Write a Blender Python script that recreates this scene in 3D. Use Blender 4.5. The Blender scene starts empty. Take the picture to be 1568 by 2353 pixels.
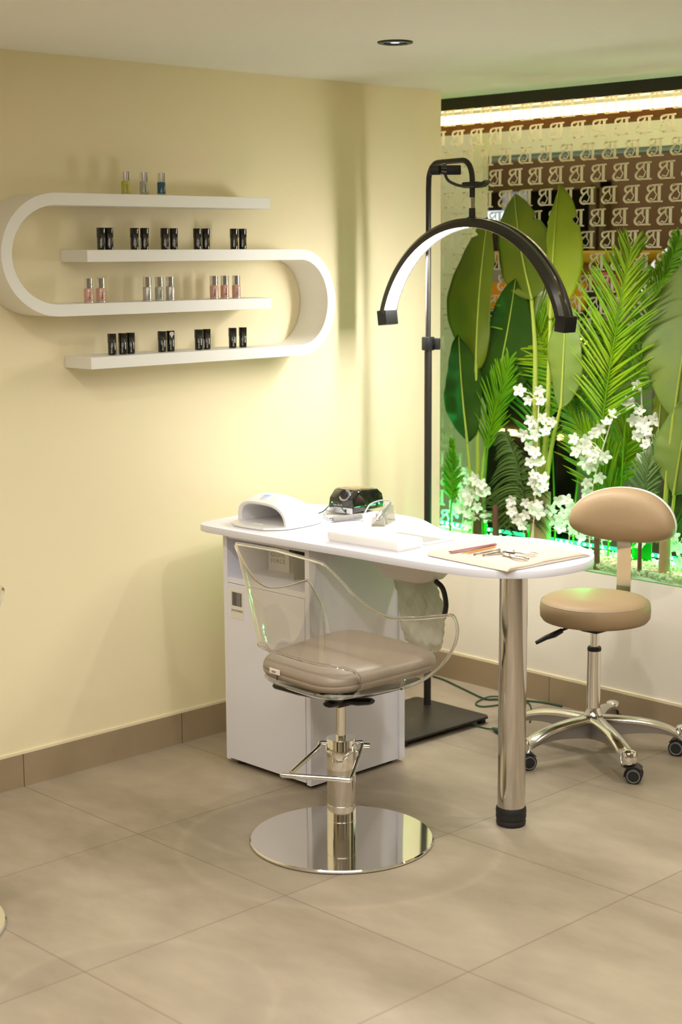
import bpy, bmesh, math, random
from mathutils import Vector, Matrix, Euler
R = math.radians; PI = math.pi; TAU = 2*PI
sc = bpy.context.scene; col = sc.collection
random.seed(7)

# ------------------------------------------------------------------ camera
cd = bpy.data.cameras.new('camera'); cam = bpy.data.objects.new('camera', cd); col.objects.link(cam)
cd.sensor_fit = 'VERTICAL'; cd.sensor_height = 36.0; cd.sensor_width = 36.0
cd.lens = 3671.7/2353*36.0
cr = Vector((0.717012, -0.697032, -0.006351)); cu = Vector((0.116340, 0.110682, 0.987023)); cf = Vector((0.687284, 0.708446, -0.160453))
M = Matrix((cr, cu, -cf)).transposed().to_4x4(); M.translation = Vector((-4.34613, -3.94521, 1.567205))
cam.matrix_world = M
cd.clip_start = 0.05
cd.dof.use_dof = True; cd.dof.focus_distance = 4.65; cd.dof.aperture_fstop = 3.2
sc.camera = cam
# ------------------------------------------------------------------ view, world, lights
sc.view_settings.view_transform = 'Standard'; sc.view_settings.look = 'None'
sc.view_settings.gamma = 1.0; sc.view_settings.use_curve_mapping = False
sc.view_settings.exposure = 0.64
sc.cycles.use_denoising = True
sc.cycles.max_bounces = 14; sc.cycles.transparent_max_bounces = 24; sc.cycles.transmission_bounces = 10
sc.cycles.glossy_bounces = 6; sc.cycles.diffuse_bounces = 5
sc.cycles.sample_clamp_indirect = 6.0
sc.cycles.caustics_reflective = False; sc.cycles.caustics_refractive = False
w = bpy.data.worlds.new('world'); sc.world = w; w.use_nodes = True
w.node_tree.nodes['Background'].inputs[0].default_value = (1.0, 0.93, 0.82, 1)
w.node_tree.nodes['Background'].inputs[1].default_value = 0.15

SPOTS = [  # ceiling downlights of the room: x, y, watts, warm colour, cone, aim dx, dy
    (-1.35, -1.75, 21), (-2.60, -1.15, 24), (-2.60, -2.60, 28), (-1.20, -3.00, 21),
    (-4.10, -1.60, 28), (-4.10, -3.20, 21), (-5.6, -2.4, 21), (-0.45, -1.95, 25),
]
def spot(x, y, wt, z=2.085, colr=(1.0, .945, .865), ang=150, blend=.8, rad=.035):
    l = bpy.data.lights.new('downlight_lamp', 'SPOT'); l.energy = wt; l.color = colr
    l.spot_size = R(ang); l.spot_blend = blend; l.shadow_soft_size = rad
    o = bpy.data.objects.new('downlight_lamp', l); o.location = (x, y, z); col.objects.link(o); return o
def area(x, y, z, sx, sy, wt, colr, rot=(0, 0, 0)):
    l = bpy.data.lights.new('ceiling_fill_lamp', 'AREA'); l.shape = 'RECTANGLE'; l.size = sx; l.size_y = sy
    l.energy = wt; l.color = colr
    o = bpy.data.objects.new('ceiling_fill_lamp', l); o.location = (x, y, z); o.rotation_euler = rot; col.objects.link(o); return o
area(-3.2, -2.6, 2.10, 3.2, 3.0, 31, (1.0, .97, .92))       # added soft fill over the salon, no such fixture
area(.78, 0.2, 2.55, .6, 3.0, 6.5, (1.0, .90, .70))  # added fill that lights the corridor soffit and pillar face
area(1.95, 0.8, 2.55, .8, 2.4, 12, (1.0, .88, .66))         # added fill brightening the corridor behind the glass

# ------------------------------------------------------------------ helpers
def tag(o, label=None, cat=None, group=None, kind=None):
    if label: o['label'] = label
    if cat: o['category'] = cat
    if group: o['group'] = group
    if kind: o['kind'] = kind
    return o
def empty(name, loc, rz=0, label=None, cat=None, group=None):
    o = bpy.data.objects.new(name, None); o.empty_display_size = .05
    o.location = loc; o.rotation_euler = (0, 0, rz); col.objects.link(o)
    return tag(o, label, cat, group)

class MB:
    def __init__(s): s.bm = bmesh.new()
    def box(s, x0, x1, y0, y1, z0, z1, rz=0, bev=0, seg=2, piv=None):
        t = bmesh.new(); bmesh.ops.create_cube(t, size=1)
        for v in t.verts: v.co = Vector((v.co.x*(x1-x0), v.co.y*(y1-y0), v.co.z*(z1-z0)))
        if bev: bmesh.ops.bevel(t, geom=t.edges[:], offset=bev, segments=seg, affect='EDGES', profile=.5)
        c = Vector(((x0+x1)/2, (y0+y1)/2, (z0+z1)/2))
        mm = Matrix.Translation(c) @ Matrix.Rotation(rz, 4, 'Z')
        s.add(t, mm); return s
    def add(s, t, mm=None):
        if mm is not None: bmesh.ops.transform(t, matrix=mm, verts=t.verts)
        me = bpy.data.meshes.new('tmp'); t.to_mesh(me); s.bm.from_mesh(me); bpy.data.meshes.remove(me); t.free(); return s
    def lathe(s, prof, n=40, mm=None):   # prof [(r,z)]
        t = bmesh.new(); rings = []
        for r, z in prof:
            if r < 1e-6: rings.append([t.verts.new((0, 0, z))])
            else: rings.append([t.verts.new((r*math.cos(TAU*i/n), r*math.sin(TAU*i/n), z)) for i in range(n)])
        for a, b in zip(rings, rings[1:]):
            for i in range(n):
                j = (i+1) % n
                if len(a) == 1 and len(b) > 1: t.faces.new((a[0], b[i], b[j]))
                elif len(b) == 1 and len(a) > 1: t.faces.new((a[i], a[j], b[0]))
                elif len(a) > 1: t.faces.new((a[i], a[j], b[j], b[i]))
        bmesh.ops.recalc_face_normals(t, faces=t.faces)
        s.add(t, mm); return s
    def cyl(s, x, y, z0, z1, r, n=32, bev=0):
        b = bev
        pr = [(0, z0), (r-b, z0), (r, z0+b), (r, z1-b), (r-b, z1), (0, z1)] if b else [(0, z0), (r, z0), (r, z1), (0, z1)]
        return s.lathe(pr, n, Matrix.Translation((x, y, 0)))
    def tube(s, pts, r, n=12, caps=True, closed=False, sx=1.0):
        pts = [Vector(p) for p in pts]; N = len(pts); rad = r if hasattr(r, '__len__') else [r]*N
        t = bmesh.new(); rings = []; up = None
        for i, p in enumerate(pts):
            a = pts[(i-1) % N] if (closed or i > 0) else p; b = pts[(i+1) % N] if (closed or i < N-1) else p
            d = (b-a).normalized()
            if up is None:
                up = Vector((0, 0, 1)) if abs(d.z) < .9 else Vector((1, 0, 0))
            e = (up - d*up.dot(d))
            if e.length < 1e-6: e = d.orthogonal()
            e.normalize(); f = d.cross(e); up = e
            rings.append([t.verts.new(p + (e*math.cos(TAU*k/n) + f*math.sin(TAU*k/n)*sx)*rad[i]) for k in range(n)])
        m = N if closed else N-1
        for i in range(m):
            a, b = rings[i], rings[(i+1) % N]
            for k in range(n): t.faces.new((a[k], a[(k+1) % n], b[(k+1) % n], b[k]))
        if caps and not closed:
            t.faces.new(rings[0][::-1]); t.faces.new(rings[-1])
        bmesh.ops.recalc_face_normals(t, faces=t.faces)
        s.add(t); return s
    def ball(s, c, r, sub=2, scale=(1, 1, 1), rot=None):
        t = bmesh.new(); bmesh.ops.create_icosphere(t, subdivisions=sub, radius=r)
        mm = Matrix.Translation(c) @ (rot.to_matrix().to_4x4() if rot else Matrix()) @ Matrix.Diagonal((*scale, 1))
        s.add(t, mm); return s
    def prism(s, out, z0, z1, mm=None, bev=0, seg=2):
        t = bmesh.new(); f = t.faces.new([t.verts.new((x, y, z0)) for x, y in out])
        r = bmesh.ops.extrude_face_region(t, geom=[f])
        for v in r['geom']:
            if isinstance(v, bmesh.types.BMVert): v.co.z = z1
        bmesh.ops.recalc_face_normals(t, faces=t.faces)
        if bev:
            ed = [e for e in t.edges if abs(e.verts[0].co.z-e.verts[1].co.z) < 1e-7]
            bmesh.ops.bevel(t, geom=ed, offset=bev, segments=seg, affect='EDGES', profile=.5)
        s.add(t, mm); return s
    def grid(s, P, closed_u=False, skip=None):   # P[i][j] points
        t = s.bm; V = [[t.verts.new(p) for p in row] for row in P]
        nu = len(V); m = nu if closed_u else nu-1
        for i in range(m):
            for j in range(len(V[0])-1):
                if skip and skip(i, j): continue
                a, b = V[i], V[(i+1) % nu]
                q = [a[j], b[j], b[j+1], a[j+1]]
                if (q[0].co-q[1].co).length < 1e-7: q = [q[0], q[2], q[3]]
                try: t.faces.new(q)
                except Exception: pass
        return s
    def build(s, name, m, parent=None, smooth=True, ang=35):
        me = bpy.data.meshes.new(name); bmesh.ops.remove_doubles(s.bm, verts=s.bm.verts, dist=1e-6)
        s.bm.to_mesh(me); s.bm.free()
        if m is not None: me.materials.append(m)
        if smooth:
            me.polygons.foreach_set('use_smooth', [True]*len(me.polygons))
            try: me.set_sharp_from_angle(angle=R(ang))
            except Exception: pass
        o = bpy.data.objects.new(name, me); col.objects.link(o)
        if parent: o.parent = parent
        return o

def spl(pts, n=8):   # catmull-rom
    P = [Vector(p) for p in pts]; P = [2*P[0]-P[1]] + P + [2*P[-1]-P[-2]]; out = []
    for i in range(1, len(P)-2):
        a, b, c, d = P[i-1:i+3]
        for k in range(n):
            t = k/n
            out.append(.5*((2*b)+(c-a)*t+(2*a-5*b+4*c-d)*t*t+(3*b-a-3*c+d)*t**3))
    out.append(P[-2].copy()); return out
def text_mesh(name, body, size, m, parent, loc, rot, ext=.0003, align='CENTER'):
    cu_ = bpy.data.curves.new(name, 'FONT'); cu_.body = body; cu_.size = size; cu_.extrude = ext
    cu_.align_x = align; cu_.align_y = 'CENTER'; cu_.resolution_u = 3
    o = bpy.data.objects.new(name, cu_); col.objects.link(o)
    dg = bpy.context.evaluated_depsgraph_get(); me = bpy.data.meshes.new_from_object(o.evaluated_get(dg))
    bpy.data.objects.remove(o); me.materials.clear(); me.materials.append(m)
    n = bpy.data.objects.new(name, me); col.objects.link(n); n.location = loc; n.rotation_euler = rot
    if parent: n.parent = parent
    return n

# ------------------------------------------------------------------ materials
def mat(name, c, rough=.5, metal=0., spec=.5, bump=0., bscale=60., var=0., vscale=4., coat=0., emis=None, es=0., trans=0., ior=1.45, sub=0., sheen=0., aniso=0.):
    m = bpy.data.materials.new(name); m.use_nodes = True; nt = m.node_tree; b = nt.nodes['Principled BSDF']
    b.inputs['Base Color'].default_value = (*c, 1); b.inputs['Roughness'].default_value = rough
    b.inputs['Metallic'].default_value = metal; b.inputs['IOR'].default_value = ior
    b.inputs['Specular IOR Level'].default_value = spec
    b.inputs['Coat Weight'].default_value = coat; b.inputs['Coat Roughness'].default_value = .05
    b.inputs['Transmission Weight'].default_value = trans
    if sheen: b.inputs['Sheen Weight'].default_value = sheen
    if aniso: b.inputs['Anisotropic'].default_value = aniso
    if emis: b.inputs['Emission Color'].default_value = (*emis, 1); b.inputs['Emission Strength'].default_value = es
    tc = nt.nodes.new('ShaderNodeTexCoord')
    if var:
        n = nt.nodes.new('ShaderNodeTexNoise'); n.inputs['Scale'].default_value = vscale; n.inputs['Detail'].default_value = 5
        nt.links.new(tc.outputs['Object'], n.inputs['Vector'])
        mx = nt.nodes.new('ShaderNodeMix'); mx.data_type = 'RGBA'
        mx.inputs[6].default_value = (*[k*(1-var) for k in c], 1); mx.inputs[7].default_value = (*[min(1, k*(1+var)) for k in c], 1)
        nt.links.new(n.outputs['Fac'], mx.inputs[0]); nt.links.new(mx.outputs[2], b.inputs['Base Color'])
    if bump:
        n = nt.nodes.new('ShaderNodeTexNoise'); n.inputs['Scale'].default_value = bscale; n.inputs['Detail'].default_value = 4
        nt.links.new(tc.outputs['Object'], n.inputs['Vector'])
        bp = nt.nodes.new('ShaderNodeBump'); bp.inputs['Strength'].default_value = bump; bp.inputs['Distance'].default_value = .002
        nt.links.new(n.outputs['Fac'], bp.inputs['Height']); nt.links.new(bp.outputs['Normal'], b.inputs['Normal'])
    return m
def sheet(name, tint, rough=.02, ior=1.5, k=1.0, deep=4.0):
    """thin clear sheet: straight transmission plus fresnel reflection"""
    m = bpy.data.materials.new(name); m.use_nodes = True; nt = m.node_tree; nt.nodes.clear()
    o = nt.nodes.new('ShaderNodeOutputMaterial'); mx = nt.nodes.new('ShaderNodeMixShader')
    t = nt.nodes.new('ShaderNodeBsdfTransparent'); t.inputs[0].default_value = (*tint, 1)
    g = nt.nodes.new('ShaderNodeBsdfGlossy'); g.inputs['Roughness'].default_value = rough; g.inputs[0].default_value = (1, 1, 1, 1)
    lw_ = nt.nodes.new('ShaderNodeLayerWeight'); lw_.inputs[0].default_value = .5      # schlick, same from both sides
    f0 = ((ior-1)/(ior+1))**2
    q5 = nt.nodes.new('ShaderNodeMath'); q5.operation = 'POWER'; q5.inputs[1].default_value = 5; nt.links.new(lw_.outputs['Facing'], q5.inputs[0])
    mu = nt.nodes.new('ShaderNodeMath'); mu.operation = 'MULTIPLY_ADD'; mu.inputs[1].default_value = (1-f0)*k*1.6; mu.inputs[2].default_value = f0*k*2; mu.use_clamp = True
    nt.links.new(q5.outputs[0], mu.inputs[0]); nt.links.new(mu.outputs[0], mx.inputs[0])
    q3 = nt.nodes.new('ShaderNodeMath'); q3.operation = 'POWER'; q3.inputs[1].default_value = 2.5; nt.links.new(lw_.outputs['Facing'], q3.inputs[0])
    tm = nt.nodes.new('ShaderNodeMix'); tm.data_type = 'RGBA'; tm.inputs[6].default_value = (*tint, 1); tm.inputs[7].default_value = (*[v**deep for v in tint], 1)   # longer way through the sheet at a grazing angle
    nt.links.new(q3.outputs[0], tm.inputs[0]); nt.links.new(tm.outputs[2], t.inputs[0])
    nt.links.new(t.outputs[0], mx.inputs[1]); nt.links.new(g.outputs[0], mx.inputs[2]); nt.links.new(mx.outputs[0], o.inputs[0])
    return m
def emit(name, c, s):
    m = bpy.data.materials.new(name); m.use_nodes = True; nt = m.node_tree; nt.nodes.clear()
    o = nt.nodes.new('ShaderNodeOutputMaterial'); e = nt.nodes.new('ShaderNodeEmission')
    e.inputs[0].default_value = (*c, 1); e.inputs[1].default_value = s; nt.links.new(e.outputs[0], o.inputs[0]); return m
def translucent(name, c, c2=None, k=.35, vein=0., rough=.35, vs=90.):
    m = mat(name, c, rough, spec=.4); nt = m.node_tree; b = nt.nodes['Principled BSDF']; out = nt.nodes['Material Output']
    tc = nt.nodes.new('ShaderNodeTexCoord')
    n = nt.nodes.new('ShaderNodeTexNoise'); n.inputs['Scale'].default_value = 5; nt.links.new(tc.outputs['Object'], n.inputs['Vector'])
    mx = nt.nodes.new('ShaderNodeMix'); mx.data_type = 'RGBA'; mx.inputs[6].default_value = (*c, 1); mx.inputs[7].default_value = (*(c2 or c), 1)
    cr_ = nt.nodes.new('ShaderNodeMapRange'); cr_.inputs[1].default_value = .38; cr_.inputs[2].default_value = .62
    nt.links.new(n.outputs['Fac'], cr_.inputs[0]); nt.links.new(cr_.outputs[0], mx.inputs[0]); nt.links.new(mx.outputs[2], b.inputs['Base Color'])
    tr = nt.nodes.new('ShaderNodeBsdfTranslucent'); nt.links.new(mx.outputs[2], tr.inputs[0])
    ms = nt.nodes.new('ShaderNodeMixShader'); ms.inputs[0].default_value = k
    nt.links.new(b.outputs[0], ms.inputs[1]); nt.links.new(tr.outputs[0], ms.inputs[2]); nt.links.new(ms.outputs[0], out.inputs[0])
    if vein:
        wv = nt.nodes.new('ShaderNodeTexWave'); wv.bands_direction = 'Z'; wv.inputs['Scale'].default_value = vs; wv.inputs['Distortion'].default_value = .6
        nt.links.new(tc.outputs['UV'], wv.inputs['Vector']); wv.bands_direction = 'Y'
        bp = nt.nodes.new('ShaderNodeBump'); bp.inputs['Strength'].default_value = vein; bp.inputs['Distance'].default_value = .003
        nt.links.new(wv.outputs['Fac'], bp.inputs['Height']); nt.links.new(bp.outputs['Normal'], b.inputs['Normal'])
    return m

def mnode(nt, op, a, b=None, c=None):
    n = nt.nodes.new('ShaderNodeMath'); n.operation = op
    for i, v in enumerate((a, b, c)):
        if v is None: continue
        if isinstance(v, (int, float)): n.inputs[i].default_value = v
        else: nt.links.new(v, n.inputs[i])
    return n.outputs[0]
def tile_mat(name, c1, c2, grout, ax, ay, s=.6, rough=.42, gw=.0022, jx=True, jy=True, rings=()):
    m = mat(name, c1, rough); nt = m.node_tree; b = nt.nodes['Principled BSDF']
    tc = nt.nodes.new('ShaderNodeTexCoord'); sp = nt.nodes.new('ShaderNodeSeparateXYZ'); nt.links.new(tc.outputs['Object'], sp.inputs[0])
    d = []
    for k, (o, a) in enumerate(((sp.outputs[0], ax), (sp.outputs[1], ay))):
        if not (jx, jy)[k]: continue
        u = mnode(nt, 'DIVIDE', mnode(nt, 'SUBTRACT', o, a), s)
        f = mnode(nt, 'ABSOLUTE', mnode(nt, 'SUBTRACT', u, mnode(nt, 'ROUND', u)))
        d.append(mnode(nt, 'LESS_THAN', f, gw/s/2))
    line = d[0] if len(d) == 1 else mnode(nt, 'MAXIMUM', d[0], d[1])
    n = nt.nodes.new('ShaderNodeTexNoise'); n.inputs['Scale'].default_value = 2.6; n.inputs['Detail'].default_value = 7; n.inputs['Roughness'].default_value = .62
    mp = nt.nodes.new('ShaderNodeMapping'); mp.inputs['Scale'].default_value = (1, .45, 1); mp.inputs['Rotation'].default_value = (0, 0, R(35))
    nt.links.new(tc.outputs['Object'], mp.inputs[0]); nt.links.new(mp.outputs[0], n.inputs['Vector'])
    # a slightly different tone for each tile
    wn = nt.nodes.new('ShaderNodeTexWhiteNoise'); wn.noise_dimensions = '2D'
    cx = nt.nodes.new('ShaderNodeCombineXYZ')
    nt.links.new(mnode(nt, 'FLOOR', mnode(nt, 'DIVIDE', mnode(nt, 'SUBTRACT', sp.outputs[0], ax), s)), cx.inputs[0])
    nt.links.new(mnode(nt, 'FLOOR', mnode(nt, 'DIVIDE', mnode(nt, 'SUBTRACT', sp.outputs[1], ay), s)), cx.inputs[1])
    nt.links.new(cx.outputs[0], wn.inputs['Vector'])
    fac = mnode(nt, 'ADD', mnode(nt, 'MULTIPLY_ADD', n.outputs['Fac'], 2.3, -.72), mnode(nt, 'MULTIPLY_ADD', wn.outputs[0], .22, -.11))
    mx = nt.nodes.new('ShaderNodeMix'); mx.data_type = 'RGBA'; mx.inputs[6].default_value = (*c1, 1); mx.inputs[7].default_value = (*c2, 1)
    nt.links.new(fac, mx.inputs[0])
    base_ = mx.outputs[2]
    for (qx, qy, qr, qw, amt) in rings:          # painted rings of light thrown by chair base and lamp, and darker bands
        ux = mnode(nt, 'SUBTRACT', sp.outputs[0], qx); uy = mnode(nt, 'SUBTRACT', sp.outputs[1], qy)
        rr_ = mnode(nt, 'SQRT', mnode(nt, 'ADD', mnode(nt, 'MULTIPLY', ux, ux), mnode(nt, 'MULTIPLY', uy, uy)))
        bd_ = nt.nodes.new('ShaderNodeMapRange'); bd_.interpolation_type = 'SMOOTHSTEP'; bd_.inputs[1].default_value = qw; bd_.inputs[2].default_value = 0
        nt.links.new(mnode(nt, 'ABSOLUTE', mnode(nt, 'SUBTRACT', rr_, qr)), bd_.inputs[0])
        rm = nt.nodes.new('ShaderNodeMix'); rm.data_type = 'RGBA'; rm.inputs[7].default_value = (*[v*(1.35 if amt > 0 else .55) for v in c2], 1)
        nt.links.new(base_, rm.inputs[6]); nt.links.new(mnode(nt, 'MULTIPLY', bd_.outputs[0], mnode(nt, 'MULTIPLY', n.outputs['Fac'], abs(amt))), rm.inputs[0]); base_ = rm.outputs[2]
    m2 = nt.nodes.new('ShaderNodeMix'); m2.data_type = 'RGBA'; m2.inputs[7].default_value = (*grout, 1)
    nt.links.new(base_, m2.inputs[6]); nt.links.new(line, m2.inputs[0]); nt.links.new(m2.outputs[2], b.inputs['Base Color'])
    n2 = nt.nodes.new('ShaderNodeTexNoise'); n2.inputs['Scale'].default_value = 1.8; n2.inputs['Detail'].default_value = 4; n2.inputs['Distortion'].default_value = 1.2
    nt.links.new(mp.outputs[0], n2.inputs['Vector'])
    nt.links.new(mnode(nt, 'MULTIPLY_ADD', n2.outputs['Fac'], .28, rough-.14), b.inputs['Roughness'])
    bp = nt.nodes.new('ShaderNodeBump'); bp.inputs['Strength'].default_value = .35; bp.inputs['Distance'].default_value = .001; bp.invert = True
    nt.links.new(line, bp.inputs['Height']); nt.links.new(bp.outputs['Normal'], b.inputs['Normal'])
    return m

PAINT = mat('yellow_wall_paint', (.85, .755, .505), .62, spec=.3, bump=.08, bscale=150, var=.012)
CEIL = mat('ceiling_paint', (.88, .86, .82), .8, bump=.05, bscale=120, var=.015)
WHITEWALL = mat('white_wall_paint', (.86, .80, .71), .6, bump=.05, bscale=120)
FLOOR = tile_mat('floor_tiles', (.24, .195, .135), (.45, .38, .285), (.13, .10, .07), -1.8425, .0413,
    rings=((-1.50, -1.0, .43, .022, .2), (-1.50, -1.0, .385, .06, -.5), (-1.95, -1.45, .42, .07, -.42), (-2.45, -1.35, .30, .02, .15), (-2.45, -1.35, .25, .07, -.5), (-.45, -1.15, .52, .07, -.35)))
BASEL = tile_mat('skirting_tiles_x', (.29, .215, .13), (.38, .295, .19), (.10, .08, .05), -1.8425, 0, jy=False, gw=.003)
BASER = tile_mat('skirting_tiles_y', (.29, .215, .13), (.38, .295, .19), (.10, .08, .05), 0, -.554, jx=False, gw=.003)
CAULK = mat('white_sealant', (.82, .74, .52), .6)
BLACKBEAM = mat('dark_brown_beam', (.022, .018, .010), .45, var=.1)
SHELFW = mat('white_lacquer', (.84, .83, .79), .38, spec=.4, bump=.03, bscale=300)
DESK = mat('white_laminate', (.80, .80, .88), .42, spec=.4, bump=.03, bscale=500)
EDGE = mat('grey_white_edging', (.70, .66, .66), .5)
CHROME = mat('polished_chrome', (.86, .85, .82), .06, 1.0)
STEEL = mat('brushed_steel', (.66, .63, .60), .13, 1.0, aniso=.5)
ALU = mat('polished_aluminium', (.74, .72, .68), .16, 1.0)
ALUD = mat('cast_aluminium', (.40, .38, .37), .42, .8)
BLACK = mat('black_plastic', (.012, .012, .012), .35)
BLACKM = mat('black_powder_coat', (.028, .025, .020), .42, .3, bump=.05, bscale=400)
GLOSSB = mat('gloss_black_plastic', (.010, .009, .008), .07, coat=.8)
RUBBER = mat('black_rubber', (.015, .015, .015), .6)
TAUPE = mat('taupe_leatherette', (.31, .25, .19), .36, spec=.5, bump=.22, bscale=420, var=.04)
BEIGE = mat('beige_leatherette', (.37, .26, .15), .48, spec=.35, bump=.16, bscale=420, var=.03)
ACRYL = sheet('clear_acrylic_sheet', (.935, .925, .905), .04, 1.49, 2.0)
ACRE = mat('clear_acrylic_edge', (.95, .94, .92), .02, trans=1.0, ior=1.49, spec=.5)
GLASS = sheet('window_glass', (.97, .98, .965), .0, 1.5, .10)
GLASSC = sheet('green_tinted_acrylic', (.72, .95, .76), .02, 1.5, 1.6)
DECAL = translucent('frosted_cream_decal', (.92, .86, .68), k=.55, rough=.6)
_nt = DECAL.node_tree; _o = _nt.nodes['Material Output']; _src = _o.inputs[0].links[0].from_socket
_mx = _nt.nodes.new('ShaderNodeMixShader'); _mx.inputs[0].default_value = .12; _tr = _nt.nodes.new('ShaderNodeBsdfTransparent')
_nt.links.new(_src, _mx.inputs[1]); _nt.links.new(_tr.outputs[0], _mx.inputs[2]); _nt.links.new(_mx.outputs[0], _o.inputs[0])
GLOW = emit('lamp_diffuser_glow', (1.0, .955, .92), 74.0)
LEDW = emit('warm_led_glow', (1.0, .80, .42), 7.5)
LEDG = emit('green_led_glow', (.02, 1.0, .20), 2.0)
LEDGD = emit('green_led_dots', (.16, 1.0, .32), 70.0)
WPLAST = mat('white_plastic', (.86, .85, .86), .22, spec=.5, coat=.3)
WPLASTM = mat('matt_white_plastic', (.90, .85, .82), .45)
CUSHW = mat('white_leatherette', (.88, .86, .84), .45, bump=.1, bscale=500)
BAGM = translucent('thin_dust_bag_fabric', (.86, .84, .76), (.80, .78, .69), k=.5, rough=.8)
TOWEL = mat('cream_terry_towel', (.82, .71, .58), .95, bump=1.0, bscale=330, sheen=.3, var=.05, vscale=60)
GREYCAB = mat('grey_rubber_cable', (.44, .43, .41), .45)
GREENCAB = mat('dark_green_cable', (.012, .07, .035), .4)
TEXTB = mat('black_print', (.03, .03, .03), .5)
TEXTW = mat('white_print', (.75, .73, .70), .5)
TEXTR = mat('dark_red_print', (.28, .03, .05), .5)
PAPER = mat('white_paper_label', (.80, .76, .68), .6)

# ------------------------------------------------------------------ the room
def struct(name, mb, m, kind='structure', smooth=False):
    o = mb.build(name, m, None, smooth); o['kind'] = kind; return o
H = 2.132
X0, Y0 = -7.0, -6.6
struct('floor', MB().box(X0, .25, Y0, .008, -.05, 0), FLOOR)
struct('ceiling', MB().box(X0, .23, Y0, .508, H, H+.05), CEIL)
struct('wall_left', MB().box(X0, 0.0, .008, .508, 0, H), PAINT)
struct('wall_back', MB().box(X0-.05, X0, Y0, .008, 0, H), PAINT)
struct('wall_front', MB().box(X0, .25, Y0-.05, Y0, 0, H), WHITEWALL)
lw = MB().box(-.035, .25, -3.6, .008, 0, .49).box(.0, .25, .008, .50, 0, .49)
struct('wall_right', lw, WHITEWALL)
struct('wall_right_far', MB().box(-.035, .25, Y0, -3.6, 0, H), WHITEWALL)
struct('baseboard_left', MB().box(X0, -.045, .0, .008, 0, .10), BASEL)
struct('baseboard_right', MB().box(-.045, -.035, Y0, .0, 0, .095), BASER)
struct('trim_1', MB().box(X0, -.045, .003, .008, .10, .108), CAULK)
struct('trim_2', MB().box(-.041, -.035, Y0, .0, .095, .103), CAULK)
DARKPANEL = mat('unseen_panel_brown', (.045, .028, .018), .35, var=.2)  # added dark panels out of view, for the chrome to reflect
struct('unseen_dark_panel_1', MB().box(X0, X0+.04, -3.4, -2.2, 0, 2.02), DARKPANEL)
struct('unseen_dark_panel_2', MB().box(-5.2, -4.0, Y0, Y0+.04, 0, 2.02), DARKPANEL)
struct('unseen_dark_panel_3', MB().box(-2.4, -1.7, Y0, Y0+.04, 0, 2.02), DARKPANEL)
# window: beam, pane with repeated logo decals
win = empty('window_1', (.23, -1.6, .49)); win['kind'] = 'structure'
def wl(mb, name, m, smooth=False):
    o = mb.build(name, m, None, smooth); o.parent = win; o.matrix_parent_inverse = Matrix.Translation((-.23, 1.6, -.49)); return o
wl(MB().box(.228, .30, -3.6, .51, 2.088, H+.05), 'top_beam', BLACKBEAM)
wl(MB().grid([[(.23, -3.6, .49), (.23, -3.6, 2.09)], [(.23, .50, .49), (.23, .50, 2.09)]]), 'glass_pane', GLASS)
struct('trim_3', MB().box(.0, .25, .500, .53, 0, H), PAINT)

def glyph_strokes():
    S = [([(.16, .93), (1.0, .96)], .075), ([(.80, .96), (.80, .03)], .15), ([(.22, .03), (1.02, .02)], .075), ([(.52, .94), (.50, .60)], .09),
         ([(.34, .93), (.16, .89), (.09, .78), (.13, .66), (.26, .57)], .105), ([(.50, .80), (.36, .66), (.20, .50), (.09, .36)], .075),
         ([(.12, .42), (.03, .26), (.06, .13), (.18, .04), (.36, .03)], .115), ([(.50, .62), (.55, .51), (.63, .43), (.59, .32), (.52, .18), (.42, .13), (.30, .20), (.22, .15)], .05)]
    polys = []
    for pts, wd in S:
        pp = [Vector((a, b)) for a, b in pts]
        if len(pp) > 2: pp = [q.to_2d() for q in spl([(a.x, a.y, 0) for a in pp], 3)]
        L_, R_ = [], []
        for i, q in enumerate(pp):
            d = (pp[min(i+1, len(pp)-1)] - pp[max(i-1, 0)]).normalized(); nn = Vector((-d.y, d.x))*wd*.62
            L_.append(q+nn); R_.append(q-nn)
        for i in range(len(pp)-1): polys.append((L_[i], L_[i+1], R_[i+1], R_[i]))
    return polys
polys = glyph_strokes(); verts = []; faces = []
gw_, gh_ = .066, .059
for r in range(21):
    z = 2.060 - r*.0757; off = 0 if r % 2 else .0465
    for k in range(-4, 18):
        yc = .128 + off - k*.0930
        if yc > .46 or yc < -1.62: continue
        if yc < .09 and z < 1.22: continue
        for q in polys:
            b = len(verts)
            for p_ in q: verts.append((.2265, yc - (p_.x-.5)*gw_, z + (p_.y-.5)*gh_))
            faces.append((b, b+1, b+2, b+3))
me = bpy.data.meshes.new('logo_decals'); me.from_pydata(verts, [], faces); me.materials.append(DECAL)
dec = bpy.data.objects.new('logo_decals', me); col.objects.link(dec); dec.parent = win; dec.matrix_parent_inverse = Matrix.Translation((-.23, 1.6, -.49))
dec['label'] = 'cream frosted logo letters repeated in staggered rows on the glass'

# ------------------------------------------------------------------ behind the glass
BROWN = mat('brown_panel', (.11, .066, .028), .5, var=.15, vscale=2)
DARKG = mat('dark_shop_interior', (.010, .012, .007), .5)
OLIVE = mat('olive_frame', (.085, .060, .016), .4)
CREAM = mat('cream_corridor_paint', (.80, .72, .52), .7)
CREAMD = mat('beige_corridor_paint', (.60, .50, .30), .7)
YEL = mat('yellow_kiosk_laminate', (.62, .38, .015), .4)
ORG = mat('orange_kiosk_panel', (.85, .33, .01), .4)
GOLD = emit('warm_shelf_glow', (1.0, .72, .22), 3.5)
SCR = emit('cool_screen_glow', (.70, .85, 1.0), 1.0)
MAUVE = translucent('mauve_reflection', (.42, .30, .33), (.50, .38, .36), k=.3, rough=.6)
ROSE = mat('red_petals', (.36, .06, .06), .7)
DGREY = mat('grey_floor_stone', (.22, .19, .15), .4, var=.2)
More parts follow.
